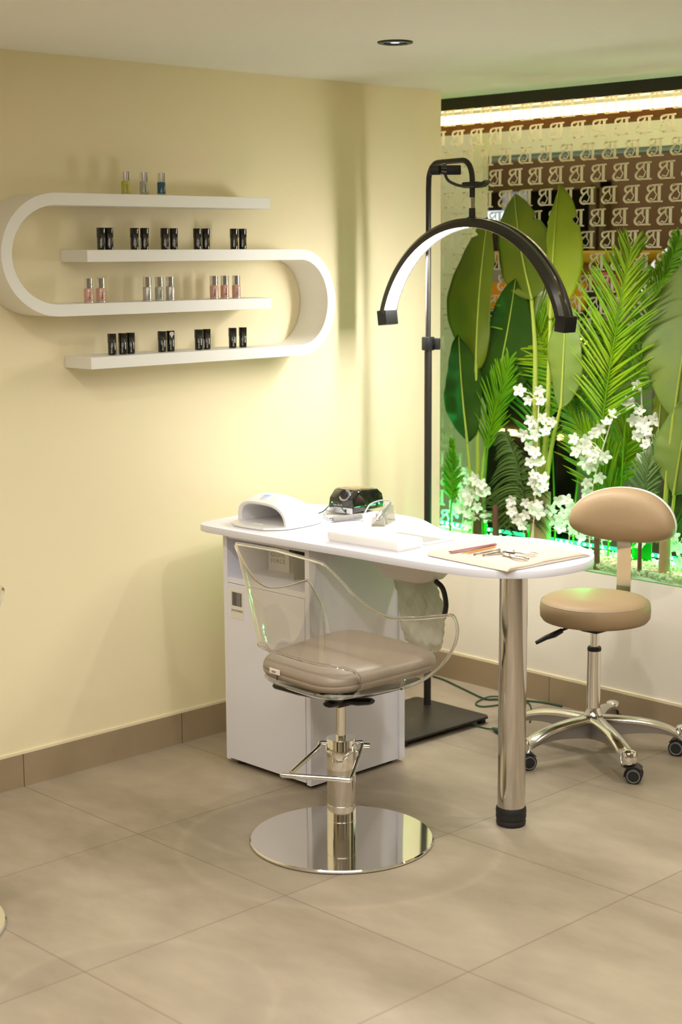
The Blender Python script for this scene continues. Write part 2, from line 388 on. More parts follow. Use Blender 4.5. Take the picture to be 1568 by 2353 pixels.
PETAL = translucent('white_silk_petals', (.90, .89, .83), (.84, .86, .76), k=.4, rough=.6)
struct('floor_corridor', MB().box(.25, 5.5, -4.5, 5.0, -.05, 0), DGREY)
struct('ceiling_corridor', MB().box(.30, 5.5, -4.5, 5.0, 2.62, 2.68), CREAM)
struct('wall_corridor', MB().box(2.5, 2.6, -4.5, 1.19, 0, 2.62).box(2.5, 2.6, 1.91, 5.0, 0, 2.62).box(2.5, 2.6, 1.19, 1.91, 1.90, 2.62), BROWN)
struct('wall_shop_niche', MB().box(3.3, 3.35, .9, 2.3, 0, 2.1), DARKG)
struct('wall_corridor_end', MB().box(.25, 5.5, 5.0, 5.05, 0, 2.62), CREAM)
struct('wall_corridor_side', MB().box(.25, 5.5, -4.55, -4.5, 0, 2.62), CREAM)
struct('trim_4', MB().box(2.44, 2.52, 1.095, 1.125, 0, 1.92).box(2.44, 2.52, 1.15, 1.19, 0, 1.90).box(2.44, 2.52, 1.91, 1.95, 0, 1.92).box(2.44, 2.52, 1.095, 1.95, 1.885, 1.925), OLIVE)
struct('trim_5', MB().box(1.2, 1.34, -4.4, 4.9, 1.985, 2.62), CREAM)
struct('trim_6', MB().box(1.21, 1.33, -4.4, 4.9, 1.965, 1.985), mat('grey_blue_trim', (.26, .28, .30), .5))
pil = empty('wall_pillar', (1.10, 1.0, 0)); pil['kind'] = 'structure'
o = MB().box(0, .105, -.182, 2.2, 0, 2.62).build('wall_face', CREAM, pil, False)
ledp = empty('led_profile_light', (.33, -1.6, 2.01), 0, 'long glowing warm white LED bar on a brown rail along the window top', 'light')
MB().box(.0, .05, -2.0, 2.10, .0, .036, bev=.003).build('rail', mat('brown_rail', (.34, .12, .03), .5), ledp, False)
MB().box(-.004, .046, -2.0, 2.10, .037, .069, bev=.008).build('glowing_diffuser', LEDW, ledp)

kio = empty('yellow_kiosk_counter', (1.9, .8, 0), 0, 'blurred yellow kiosk with overhanging top seen through the window glass', 'kiosk')
MB().box(-.2, .25, -.29, .45, 1.51, 1.565, bev=.01).build('counter_top', YEL, kio)
MB().prism([(-.22, 0), (.35, 0), (.10, 1.51), (-.16, 1.51)], 0, .12, Matrix.Translation((-.1, 0, 0)) @ Matrix.Rotation(PI/2, 4, 'Z') @ Matrix.Rotation(PI/2, 4, 'X')).build('side_panel', YEL, kio, False)
dsp = empty('glass_display_case', (1.55, .8, 0), 0, 'dark display case with two glowing gold shelf edges behind the palms', 'display case')
MB().box(-.0, .14, -.34, .55, 0, 1.40, bev=.004).build('case_body', DARKG, dsp, False)
MB().box(-.02, .0, -.28, .52, 1.30, 1.42).build('orange_panel', ORG, dsp, False)
MB().box(-.03, .0, -.30, .30, 1.150, 1.172).build('shelf_light', GOLD, dsp, False)
MB().box(-.03, .0, -.16, .22, .700, .722).build('shelf_light', GOLD, dsp, False)
scn = empty('display_screen', (2.0, 1.46, 1.30), 0, 'small bright bluish screen glimpsed between the left banana leaves', 'screen')
MB().box(.0, .03, -.04, .06, .38, .47).build('lit_panel', SCR, scn, False)
MB().box(.0, .03, -.10, .02, .0, .18).build('lower_panel', mat('screen_stand_plate', (.5, .5, .5), .4), scn, False)
MB().cyl(.015, .0, -1.3, .34, .01).build('stand', BLACK, scn)
bq = empty('mauve_reflection_shape', (1.45, .2, 1.12), 0, 'blurred mauve reflection in the glass modelled as a bouquet with dark red flowers', 'bouquet')  # mauve reflection in the window glass, built as solid balls
m_ = MB()
for i in range(26):
    a = random.uniform(0, TAU); r_ = random.uniform(0, .17); m_.ball((random.uniform(-.05, .08), r_*math.cos(a), .14+r_*math.sin(a)*.9), random.uniform(.04, .08), 2, (1, 1, 1.2))
m_.build('reflection_blobs', MAUVE, bq)
m_ = MB()
for i in range(14): m_.ball((-.08+random.uniform(-.02, .02), random.uniform(-.02, .14), .31+random.uniform(-.03, .03)), .022, 2)
m_.build('red_reflection_blobs', ROSE, bq)
MB().box(-.12, .12, -.2, .2, -1.12, -.02, bev=.01).build('stand', mat('mauve_reflection_base', (.30, .22, .20), .6), bq)  # added base under the reflection shape, no real stand
vs = empty('tall_white_vase', (1.40, .66, 0), 0, 'rounded beige vase holding white blossoms beside the yellow kiosk', 'vase')
MB().box(-.06, .06, -.06, .06, 0, 1.05, bev=.01).build('pedestal', DARKG, vs)
MB().lathe([(0, 1.05), (.03, 1.05), (.05, 1.12), (.045, 1.25), (.03, 1.33), (.035, 1.40), (0, 1.40)], 24).build('vase_body', mat('beige_ceramic', (.55, .46, .32), .5), vs)
m_ = MB()
for i in range(12): m_.ball((random.uniform(-.05, .03), random.uniform(-.06, .06), 1.36+random.uniform(-.06, .14)), .025, 2)
m_.build('white_blossoms', PETAL, vs)

# ------------------------------------------------------------------ downlights
def downlight(x, y, on, label):
    t = empty('ceiling_downlight', (x, y, H), 0, label, 'ceiling light')
    MB().lathe([(.030, .004), (.033, -.004), (.040, -.006), (.048, -.004), (.049, 0), (.030, 0)], 48).build('trim_ring', BLACKBEAM if not on else WPLAST, t)
    MB().lathe([(0, .0), (.031, -.0005)], 40).build('lens', mat('blue_grey_lens', (.10, .16, .20), .15, emis=(.35, .6, .8), es=.12) if not on else emit('downlight_glow', (1, .88, .7), 8), t)
    if not on: MB().lathe([(0, -.002), (.012, -.0015)], 24, Matrix.Translation((.008, .008, 0))).build('led_chip', emit('cool_chip_glow', (.7, .95, 1), 1.6), t)
    return t
downlight(-1.100, -.823, False, 'round black rimmed downlight with bluish lens set in the ceiling')
for x, y, wt in SPOTS:
    downlight(x, y, True, 'lit white downlight in the salon ceiling outside the view')['group'] = 'lit ceiling downlights'
    spot(x, y, wt)

# ------------------------------------------------------------------ serpentine wall shelf
def shelf():
    t = empty('serpentine_wall_shelf', (-1.30, .008, 1.236), 0, 'white S shaped wall shelf winding in four levels on the yellow wall', 'shelf')
    zt = [1.7375, 1.5785, 1.4265, 1.2715]; th = .0345; D = .1345
    zc = [z-th/2 for z in zt]; xl = -1.742; xr = -.812; 
    cl = []                                   # centre line in x,z
    cl += [(-.942, zc[0]), (-1.2, zc[0])]
    cz = (zc[0]+zc[2])/2; rz_ = (zc[0]-zc[2])/2
    for i in range(0, 41):
        a = R(90+180*i/40); cl.append((xl+.170*math.cos(a), cz+rz_*math.sin(a)))
    cl += [(-1.2, zc[2]), (-.943, zc[2])]
    cl2 = [(-1.645, zc[1]), (-1.3, zc[1])]
    cz = (zc[1]+zc[3])/2; rz_ = (zc[1]-zc[3])/2
    for i in range(0, 41):
        a = R(90-180*i/40); cl2.append((xr+.134*math.cos(a), cz+rz_*math.sin(a)))
    cl2 += [(-1.3, zc[3]), (-1.643, zc[3])]
    for c_, nm in ((cl, 'upper_loop'), (cl2, 'lower_loop')):
        P = []
        for i, (x, z) in enumerate(c_):
            a = Vector(c_[max(i-1, 0)]); b = Vector(c_[min(i+1, len(c_)-1)]); d = (b-a).normalized(); n = Vector((-d.y, d.x))*th/2
            o_ = (Vector((x, z))+n, Vector((x, z))-n)
            P.append([(o_[0].x+1.30, -.001, o_[0].y-1.236), (o_[0].x+1.30, -D, o_[0].y-1.236), (o_[1].x+1.30, -D, o_[1].y-1.236), (o_[1].x+1.30, -.001, o_[1].y-1.236), (o_[0].x+1.30, -.001, o_[0].y-1.236)])
        m_ = MB().grid(P)
        for row in (P[0], P[-1]): m_.bm.faces.new([m_.bm.verts.new(p) for p in row[:4]])
        bmesh.ops.remove_doubles(m_.bm, verts=m_.bm.verts, dist=1e-6)
        bmesh.ops.recalc_face_normals(m_.bm, faces=m_.bm.faces)
        ob = m_.build(nm, SHELFW, t, True, 24)
        bv = ob.modifiers.new('bevel', 'BEVEL'); bv.width = .0012; bv.segments = 2; bv.limit_method = 'ANGLE'; bv.angle_limit = R(50)
shelf()

# ------------------------------------------------------------------ nail polish bottles
BLK = mat('gloss_black_bottle', (.008, .007, .006), .08, coat=1.0)
SIL = mat('mirror_silver_cap', (.90, .90, .92), .10, 1.0)
def polish_mat(name, c): return mat(name, c, .12, coat=.7)
PINK = polish_mat('pink_polish', (.66, .36, .29)); SILP = mat('silver_pearl_polish', (.56, .53, .49), .3, .5, coat=.5)
CLR = mat('clear_bottle_glass', (.80, .82, .72), .05, trans=.75, ior=1.35); YELP = mat('yellow_oil', (.72, .72, .10), .08, trans=.5, ior=1.3, coat=.5)
TEAL = polish_mat('teal_polish', (.0, .085, .14)); GLB = mat('bottle_glass_base', (.80, .82, .78), .05, trans=.7, ior=1.4, coat=.4)
PGREY = mat('pale_polish', (.55, .56, .46), .1, trans=.3, coat=.6)
FACE = R(-136)                                  # towards the room
def copy_tree(o, parent=None):
    c = o.copy(); col.objects.link(c); c.parent = parent
    for ch in o.children: copy_tree(ch, c)
    return c
def black_proto():
    t = empty('nail_polish_bottle', (0, 0, 0))
    MB().lathe([(0, 0), (.0115, 0), (.0122, .0008), (.0122, .0345), (.0118, .0355), (0, .0355)], 32).build('bottle_body', BLK, t)
    MB().lathe([(0, .0355), (.0128, .0355), (.0131, .036), (.0131, .0622), (.0122, .0632), (0, .0632)], 32).build('cap', BLK, t)
    text_mesh('printed_name', 'SEMILAC', .0062, TEXTW, t, (.0124*math.cos(FACE+R(12)), .0124*math.sin(FACE+R(12)), .017), (R(90), R(-90), FACE+R(102)), .0002)
    return t
def clear_proto(pm, base):
    t = empty('nail_polish_bottle', (0, 0, 0))
    MB().lathe([(0, .0055), (.0116, .0055), (.0122, .006), (.0122, .038), (.0110, .0405), (0, .0405)], 32).build('bottle_body', pm, t)
    MB().lathe([(0, 0), (.0120, 0), (.0125, .0006), (.0125, .0052), (0, .0052)], 32).build('bottle_base', base, t)
    MB().lathe([(0, .0408), (.0112, .0408), (.0117, .0414), (.0117, .0688), (.0108, .0698), (0, .0698)], 32).build('cap', SIL, t)
    text_mesh('printed_name', 'SEMILAC', .0058, TEXTB, t, (.0124*math.cos(FACE+R(22)), .0124*math.sin(FACE+R(22)), .021), (R(90), R(-90), FACE+R(112)), .0002)
    return t
bp = black_proto(); used = False
ORD = ['leftmost', 'second', 'third', 'fourth', 'fifth', 'sixth', 'seventh', 'eighth', 'ninth', 'tenth']
def put(proto, first, x, y, z, rz, label, group):
    o = proto if first else copy_tree(proto)
    o.location = (x, y, z); o.rotation_euler = (0, 0, rz); tag(o, label, 'nail polish', group); return o
s2 = [-1.565, -1.537, -1.445, -1.408, -1.332, -1.298, -1.206, -1.173, -1.059, -1.024]
L2 = ['far left of the second shelf, touching its pair', 'second from the left on the second shelf, in the leftmost pair', 'left one of the second pair on the second shelf', 'right one of the second pair, second shelf, white side label',
      'left one of the middle pair on the second shelf', 'right one of the middle pair on the second shelf', 'left one of the fourth pair on the second shelf', 'right one of the fourth pair on the second shelf',
      'left one of the rightmost pair on the second shelf', 'rightmost on the second shelf']
for i, x in enumerate(s2):
    o = put(bp, i == 0, x, -.085, 1.5787, R(random.uniform(-12, 12)), 'black nail polish bottle, ' + L2[i], 'black polish bottles on the second shelf')
    if i in (3,):
        s_ = MB().box(-.0006, .0006, -.004, .004, .004, .031).build('side_label', PAPER, o, False); a = FACE-R(60); s_.location = (.0124*math.cos(a), .0124*math.sin(a), 0); s_.rotation_euler = (0, 0, a)
# bottles on the lowest shelf: positions measured along the shelf front
s4 = [(-1.530, -.075), (-1.490, -.073), (-1.4585, -.071), (-1.344, -.075), (-1.3095, -.073), (-1.2035, -.078), (-1.169, -.075), (-1.066, -.078), (-1.0225, -.077)]
L4 = ['leftmost of the left trio on the lowest shelf', 'middle of the left trio on the lowest shelf', 'right one of the left trio on the lowest shelf', 'left one of the second cluster on the lowest shelf', 'with a white diamond sticker on its cap, lowest shelf',
      'left one of the third cluster on the lowest shelf', 'right one of the third cluster, lowest shelf, white side label', 'left one of the last pair on the lowest shelf', 'rightmost on the lowest shelf']
for i, (x, y) in enumerate(s4):
    o = put(bp, False, x, y, 1.2717, R(random.uniform(-12, 12)), 'black nail polish bottle ' + L4[i], 'black polish bottles on the lowest shelf')
    if i == 4:
        o.rotation_euler = (0, 0, 0)
        d = MB().prism([(-.008, .002), (-.005, .008), (.004, .008), (.007, .002), (-.001, -.010)], 0, .0006, Matrix.Rotation(FACE+R(102), 4, 'Z') @ Matrix.Rotation(PI/2, 4, 'X')).build('diamond_sticker', PAPER, o, False)
        a = FACE+R(28); d.location = (.0135*math.cos(a), .0135*math.sin(a), .052)
    if i == 6:
        s_ = MB().box(-.0006, .0006, -.004, .004, .004, .031).build('side_label', PAPER, o, False); a = FACE-R(50); s_.location = (.0124*math.cos(a), .0124*math.sin(a), 0); s_.rotation_euler = (0, 0, a)
pk = clear_proto(PINK, SILP); sv = clear_proto(SILP, SILP); cl_ = clear_proto(PGREY, GLB)
s3 = [(-1.613, -.082, pk, 1), (-1.569, -.081, pk, 0), (-1.400, -.082, sv, 1), (-1.355, -.082, cl_, 1), (-1.312, -.080, sv, 0), (-1.1435, -.085, pk, 0), (-1.1005, -.085, pk, 0), (-1.0535, -.085, pk, 0)]
L3 = ['pink nail polish bottle with chrome cap, leftmost on the third shelf', 'pink nail polish bottle with chrome cap, second from the left, third shelf', 'silver nail polish bottle left of the clear one', 'clear pale bottle with chrome cap between two silver ones',
      'taller looking silver nail polish bottle right of the clear one', 'pink nail polish bottle, left one of the right trio, third shelf', 'pink nail polish bottle, middle one of the right trio, third shelf', 'pink nail polish bottle, rightmost on the third shelf']
for (x, y, pr, f), l in zip(s3, L3): put(pr, f, x, y, 1.4267, R(random.uniform(-10, 10)), l, 'silver capped bottles on the third shelf').scale = (1.10, 1.10, 1.02)
for x, pm, l in ((-1.472, YELP, 'yellow cuticle oil bottle with silver cap on the top shelf'), (-1.405, PGREY, 'clear pale bottle with silver cap, middle of the top shelf trio'), (-1.340, TEAL, 'teal blue nail polish bottle with silver cap on the top shelf')):
    q = clear_proto(pm, GLB); put(q, True, x, -.085, 1.7377, R(5), l, 'silver capped bottles on the top shelf'); q.scale = (1.04, 1.04, .96)

# ------------------------------------------------------------------ manicure table
tb = empty('manicure_table', (-1.06, -.8, 0), 0, 'white curved manicure table with cabinet end and one steel leg', 'table')
TP = Matrix.Translation((1.06, .8, 0))
out = [(-1.310, -.225), (-1.298, -.185), (-1.262, -.165), (-1.20, -.157), (-.95, -.12), (-.86, -.118), (-.80, -.145), (-.772, -.21), (-.758, -.32), (-.754, -.44), (-.755, -.53), (-.765, -.60), (-.790, -.66), (-.835, -.735), (-.862, -.81), (-.862, -.88), (-.835, -.965), (-.797, -1.045), (-.780, -1.12),
       (-.790, -1.22), (-.822, -1.30), (-.872, -1.355), (-.94, -1.395), (-1.01, -1.409), (-1.09, -1.403), (-1.16, -1.378), (-1.218, -1.325), (-1.255, -1.25), (-1.276, -1.14), (-1.286, -.99), (-1.290, -.80), (-1.300, -.60), (-1.308, -.40)]
o_ = [(q.x, q.y) for q in spl([(x, y, 0) for x, y in out] + [(out[0][0], out[0][1], 0)], 5)[:-1]]
tt = MB(); tt.prism(o_, .729, .750, TP, bev=.0015); tt = tt.build('tabletop', DESK, tb, True, 40)
cb = MB()
cb.box(-1.264, -.875, -.268, -.250, .012, .729).box(-1.264, -.875, -.634, -.616, .012, .729)      # side panels
cb.box(-.893, -.870, -.640, -.245, .012, .729)
cb.box(-1.262, -.893, -.616, -.268, .575, .592).box(-1.250, -.893, -.616, -.268, .012, .030).box(-1.262, -.893, -.616, -.268, .712, .729)
cb = cb.bm; bmesh.ops.transform(cb, matrix=TP, verts=cb.verts); q = MB(); q.bm = cb; q.build('cabinet_body', DESK, tb, False)
dr = MB().box(-1.266, -1.250, -.614, -.270, .018, .573, bev=.001); bmesh.ops.transform(dr.bm, matrix=TP, verts=dr.bm.verts); dr = dr.build('door', DESK, tb, False)
ft = MB()
for x in (-1.23, -.91):
    for y in (-.29, -.60): ft.cyl(x+1.06, y+.8, 0, .0125, .018)
ft.build('glide_feet', BLACK, tb)
lb = MB().box(-1.2672, -1.2660, -.345, -.285, .468, .556); bmesh.ops.transform(lb.bm, matrix=TP, verts=lb.bm.verts); lb = lb.build('barcode_sticker', PAPER, dr, False)
bc = MB(); yy = -.292
while yy > -.338:
    wd = random.choice((.0008, .0012, .002)); bc.box(-1.2676, -1.2671, yy-wd, yy, .507, .549); yy -= wd + random.choice((.0008, .0012, .0016))
bmesh.ops.transform(bc.bm, matrix=TP, verts=bc.bm.verts); bc.build('barcode_bars', TEXTB, dr, False)
text_mesh('barcode_digits', '24123DP4037', .0095, TEXTB, dr, (-1.2674+1.06, -.315+.8, .492), (R(90), 0, R(-90)), .0002)
lg = empty('leg', (0, 0, 0)); lg.parent = tb; lg.name = 'steel_leg'
bpy.data.objects.remove(lg)
lg = MB().cyl(-1.064+1.06, -1.231+.8, .03, .729, .0385, 48).build('leg', STEEL, tb); lg['label'] = 'thick round brushed steel leg with black foot'
MB().lathe([(0, 0), (.036, 0), (.0405, .004), (.0415, .012), (.0395, .016), (.0415, .020), (.0425, .028), (.041, .034), (.0425, .038), (.0420, .048), (.040, .053), (.0388, .053), (.0388, .03), (0, .03)], 48, Matrix.Translation((-1.064+1.06, -1.231+.8, 0))).build('rubber_foot', RUBBER, lg)
# dust collector set into the top
dc = empty('nail_dust_collector', (-1.03, -.83, .636), 0, 'white dust extractor set under the tabletop with a crumpled cloth bag', 'dust collector')
b = MB()
P = []
for z, sx, sy in ((.0929, .125, .165), (.075, .125, .165), (.055, .100, .140), (.050, .088, .125), (.012, .072, .090), (.0, .064, .080)):
    P.append([(sx*math.copysign(abs(math.cos(a))**.5, math.cos(a)), sy*math.copysign(abs(math.sin(a))**.5, math.sin(a)), z) for a in [TAU*i/40 for i in range(41)]])
b.grid(P).build('housing', WPLASTM, dc, True, 25)
g = MB().box(-.062, .058, -.105, .125, .1142, .1162, bev=.0008); g = g.build('grille_plate', mat('grey_beige_plate', (.60, .58, .52), .5), dc, False)
g2 = MB()
for i in range(22):
    for j in range(5): g2.box(-.036+.015*j, -.036+.015*j+.010, -.075+i*.0078, -.075+i*.0078+.0042, .1163, .1167)
g2.build('grille_slots', mat('slot_grey', (.30, .28, .25), .6), g, False)
P = []; random.seed(11)
ph = [random.uniform(0, TAU) for _ in range(6)]
for k in range(34):
    t_ = k/33; z = -.002 - .205*t_; row = []
    for i in range(73):
        a = TAU*i/72
        rx = .052*(1+.06*math.sin(PI*t_)); ry = .066*(1-.10*t_)
        if t_ > .82: f = max(.0, 1-((t_-.82)/.18)**1.6); rx *= .25+.75*f; ry *= .35+.65*f
        if t_ < .06: rx *= .98
        w_ = .0065*min(1, t_*5)*(math.sin(3*a+ph[0]+5*t_)+.7*math.sin(5*a+ph[1]-7*t_)+.5*math.sin(9*a+ph[2]+13*t_)+.45*math.sin(2*a-11*t_+ph[3])+.35*math.sin(13*a+31*t_)+.3*math.sin(17*a-23*t_+1))
        zz = z + (.010*math.sin(4*a+ph[4])+.006*math.sin(9*a) if t_ > .9 else 0)
        row.append(((rx+w_)*math.cos(a) + .0*t_, (ry+w_)*math.sin(a) - .055*t_, zz))
    P.append(row)
b = MB().grid(P); b.bm.faces.new([v for v in b.bm.verts[-73:-1]]) if False else None
b.build('dust_bag', BAGM, dc, True, 80)
MB().tube(spl([(-.0, -.085, .0), (.0, -.112, -.018), (.0, -.125, -.06), (.0, -.118, -.10)], 6), .0075, 10).build('bag_clamp_strap', BLACK, dc)
MB().tube([( .054*math.cos(a), .068*math.sin(a), -.004) for a in [TAU*i/40 for i in range(40)]], .003, 8, closed=True).build('elastic_hem', mat('elastic_white', (.8, .77, .7), .8), dc)

# gloves boxes in the niche
gb = empty('glove_box', (-1.055, -.318, .592), R(8), 'white printed glove box lying in the open cabinet niche', 'box')
MB().box(-.05, .05, -.042, .042, 0, .075, bev=.001).build('carton', PAPER, gb, False)
text_mesh('box_lettering', 'GLOVE\nFORCE', .019, TEXTB, gb, (-.0505, .002, .042), (R(90), 0, R(-90)), .0003)
gb2 = empty('glove_box', (-1.09, -.445, .592), R(48), 'black printed glove box behind the white one in the niche', 'box')
MB().box(-.05, .05, -.045, .045, 0, .090, bev=.001).build('carton', mat('black_carton', (.02, .022, .02), .5), gb2, False)
text_mesh('box_lettering', 'GLOVE\nFORCE', .024, TEXTW, gb2, (.0, -.0455, .045), (R(90), 0, 0), .0003)
MB().tube([(-.0505, .01, .068), (-.052, .01, .068)], .006, 12).build('box_button', TEXTW, gb2)

# ------------------------------------------------------------------ things on the table
ZT = .750
uv = empty('uv_nail_lamp', (-1.135, -.355, ZT), 0, 'white arched UV nail curing lamp on the left end of the table', 'nail lamp')
P = []                                             # base plate: rounded D
basep = [(-.118, -.07), (-.125, 0), (-.118, .07), (-.07, .108), (.0, .112), (.09, .095), (.14, .05), (.15, 0), (.14, -.05), (.09, -.095), (0, -.112), (-.07, -.108)]
bp_ = [(q.x, q.y) for q in spl([(x, y, 0) for x, y in basep] + [(*basep[0], 0)], 5)[:-1]]
MB().prism(bp_, .001, .009, bev=.003).build('base_plate', WPLAST, uv)
def arch(k, xo, rin):       # section of the hood at depth k in 0..1
    W = (.110-.045*k**2)*rin; Hh = (.068+.022*math.sin(PI/2*min(1, k/.35)) - .068*max(0, (k-.25)/.75)**1.7)*rin; x = xo
    pts = []
    for i in range(33):
        a = PI*i/32
        pts.append((x + .018*math.sin(a)*(1-k)*(-.6), W*math.copysign(abs(math.cos(a))**.62, math.cos(a)), .007+Hh*abs(math.sin(a))**.72))
    return pts
secs = [arch(k/12, -.062+.185*k/12, 1.0) for k in range(13)]
rear = [[(.123+.02*s, y*(1-.35*s**2), .007+(z-.007)*(1-.85*s)) for x, y, z in secs[-1]] for s in (.4, .75, 1.0)]
inner = [[(x+.004, y*.87, .007+(z-.007)*.87) for x, y, z in secs[k]] for k in (11, 8, 5, 2, 0)]
b = MB().grid(inner + [ [(x-.001, y*.93, .007+(z-.007)*.92) for x, y, z in secs[0]] ] + secs + rear)
hd = b.build('hood', WPLAST, uv, True, 50)
b = MB()
for a, xx in ((150, -.04), (140, 0.0), (118, -.05), (95, -.04), (128, .02), (75, -.03), (35, 0), (50, -.04)):
    a = R(a); b.box(-.003+xx, .003+xx, .106*.80*math.cos(a)-.003, .106*.80*math.cos(a)+.003, .007+.088*.78*math.sin(a)**.72-.002, .007+.088*.78*math.sin(a)**.72+.001)
b.build('uv_led_chips', mat('yellow_led_chip', (.75, .60, .05), .4), uv, False)
MB().box(-.085, -.072, -.02, .02, .009, .0105, bev=.0004).build('base_slot', mat('pale_slot', (.92, .9, .85), .4), uv)
b = MB().lathe([(0, .0), (.014, 0), (.013, .0012), (0, .0016)], 28, Matrix.Translation((-.035, 0, .0945))); b.build('display_button', mat('blue_display', (.25, .35, .8), .2, emis=(.3, .45, 1), es=.8), uv)
MB().tube(spl([(.148, -.01, .012), (.175, -.02, .02), (.178, -.055, .048), (.185, -.075, .052), (.19, -.095, .030), (.20, -.115, .006), (.185, -.095, .004), (.165, -.06, .004)], 8), .0016, 8).build('power_cable', GREENCAB, uv)

dm = empty('electric_nail_drill', (-.80, -.36, ZT), 0, 'gloss black electric nail drill control box with dial', 'nail drill'); dm.scale = (.86, .86, .90)
dmr = R(8)
MZ = Matrix.Rotation(dmr, 4, 'Z')
prof = [(-.092, .008), (-.096, .030), (-.090, .058), (-.062, .082), (-.045, .087), (.060, .079), (.088, .060), (.098, .030), (.094, .008)]
b = MB(); b.prism(prof, -.058, .058, MZ @ Matrix.Rotation(PI/2, 4, 'X'), bev=.009, seg=3); b.build('casing', GLOSSB, dm, True, 24)
b = MB().prism([(-.060, .082), (-.020, .084), (.055, .078), (.058, .074), (-.058, .0785)], -.040, .040, MZ @ Matrix.Rotation(PI/2, 4, 'X') @ Matrix.Translation((0, .003, 0)), bev=.001); b.build('gold_top_panel', mat('olive_gold_metal', (.42, .34, .17), .25, .7), dm, True, 24)
fm = MZ @ Matrix.Translation((-.082, -.012, .066)) @ Matrix.Rotation(R(-52), 4, 'Y')
MB().lathe([(0, 0), (.023, 0), (.023, .003), (.020, .004), (0, .004)], 36, fm).build('dial_ring', mat('silver_ring', (.6, .6, .6), .25, .8), dm)
MB().lathe([(0, .004), (.0165, .004), (.0155, .016), (.013, .018), (0, .018)], 36, fm).build('speed_dial', BLACK, dm)
MB().box(-.0985, -.094, -.055, .030, .006, .026, bev=.001).build('front_socket_plate', mat('silver_plate', (.66, .66, .68), .3, .4), dm).matrix_local = MZ
MB().box(-.100, -.098, -.030, -.022, .011, .021).build('rocker_switch', BLACK, dm).matrix_local = MZ
MB().ball((-.094, .040, .040), .0032, 2).build('power_light', emit('green_indicator', (.2, 1, .2), 1.5), dm).matrix_local = MZ
tx = text_mesh('casing_lettering', 'Nails 35000', .0085, TEXTW, dm, (0, 0, 0), (0, 0, 0), .0002)
tx.matrix_local = MZ @ Matrix.Translation((-.0965, .012, .033)) @ Euler((R(88), 0, R(-90))).to_matrix().to_4x4()
plug = MB()
plug.lathe([(0, 0), (.0085, 0), (.0090, .004), (.0085, .02), (.0050, .034), (.0038, .044), (0, .044)], 20, MZ @ Matrix.Translation((-.098, .030, .016)) @ Matrix.Rotation(R(-88), 4, 'Y'))
plug.build('cable_plug', GREYCAB, dm)
# coiled lead and handpiece
pa = MZ @ Vector((-.142, .030, .016)); 
lead = spl([pa, pa+Vector((-.025, -.012, -.006)), Vector((-.195, -.040, .006)), Vector((-.215, -.080, .005)), Vector((-.235, -.118, .006))], 8)
MB().tube(lead, .0022, 8).build('lead', GREYCAB, dm)
c0 = Vector((-.235, -.118, .011)); c1 = Vector((-.120, -.150, .013)); L_ = (c1-c0); dd = L_.normalized(); e1 = Vector((0, 0, 1)); e2 = dd.cross(e1).normalized()
co = [c0 + L_*(i/420) + (e1*math.cos(TAU*i*26/420) + e2*math.sin(TAU*i*26/420))*.0078 for i in range(421)]
MB().tube(co, .0022, 6).build('coiled_lead', GREYCAB, dm)
hs = empty('handpiece_stand', (-.905, -.585, ZT), R(27), 'clear milky plastic cradle for the drill handpiece', 'stand')
MILK = mat('milky_clear_plastic', (.86, .84, .70), .15, trans=.55, ior=1.3)
b = MB()
b.box(-.058, .062, -.020, .020, .0, .004, bev=.001)
for x0, hh in ((-.055, .024), (-.022, .030)): 
    b.prism([(-.022, 0), (.022, 0), (.018, hh), (.008, hh), (.006, hh-.010), (-.006, hh-.010), (-.008, hh), (-.018, hh)], 0, .004, Matrix.Translation((x0, 0, .003)) @ Matrix.Rotation(PI/2, 4, 'Z') @ Matrix.Rotation(PI/2, 4, 'X'))
b.prism([(-.022, 0), (.022, 0), (.014, .046), (.007, .046), (.006, .036), (-.006, .036), (-.007, .046), (-.014, .046)], 0, .005, Matrix.Translation((.052, 0, .003)) @ Matrix.Rotation(PI/2, 4, 'Z') @ Matrix.Rotation(PI/2, 4, 'X'))
b.build('cradle', MILK, hs, False)
hp = empty('drill_handpiece', (-.905, -.585, ZT), R(27), 'silver drill handpiece lying in its clear cradle', 'handpiece')
hm = Matrix.Translation((-.070, 0, .024)) @ Matrix.Rotation(R(78), 4, 'Y')
MB().lathe([(0, -.018), (.0014, -.018), (.0014, 0), (.004, .002), (.0062, .018), (.009, .024), (.0095, .050), (.0085, .052), (.0080, .120), (.0070, .130), (.0045, .140), (0, .140)], 24, hm).build('body', mat('satin_silver', (.72, .72, .72), .25, .8), hp)
MB().tube(spl([(.066, 0, .053), (.082, .004, .056), (.078, .03, .058), (.045, .055, .050), (.0, .06, .03), (-.05, .052, .012)], 8), .0024, 8).build('lead', GREYCAB, hp)

ar = empty('hand_rest_cushion', (-1.182, -.820, ZT), 0, 'white padded hand rest cushion lying on the desk front', 'cushion')
P = []
b = MB().box(-.055, .055, -.137, .137, .003, .031, bev=.010, seg=4); b.build('pad', CUSHW, ar); ar.rotation_euler = (0, 0, R(3))
MB().box(-.048, .048, -.130, .130, .0, .004).build('base_board', WPLASTM, ar, False)

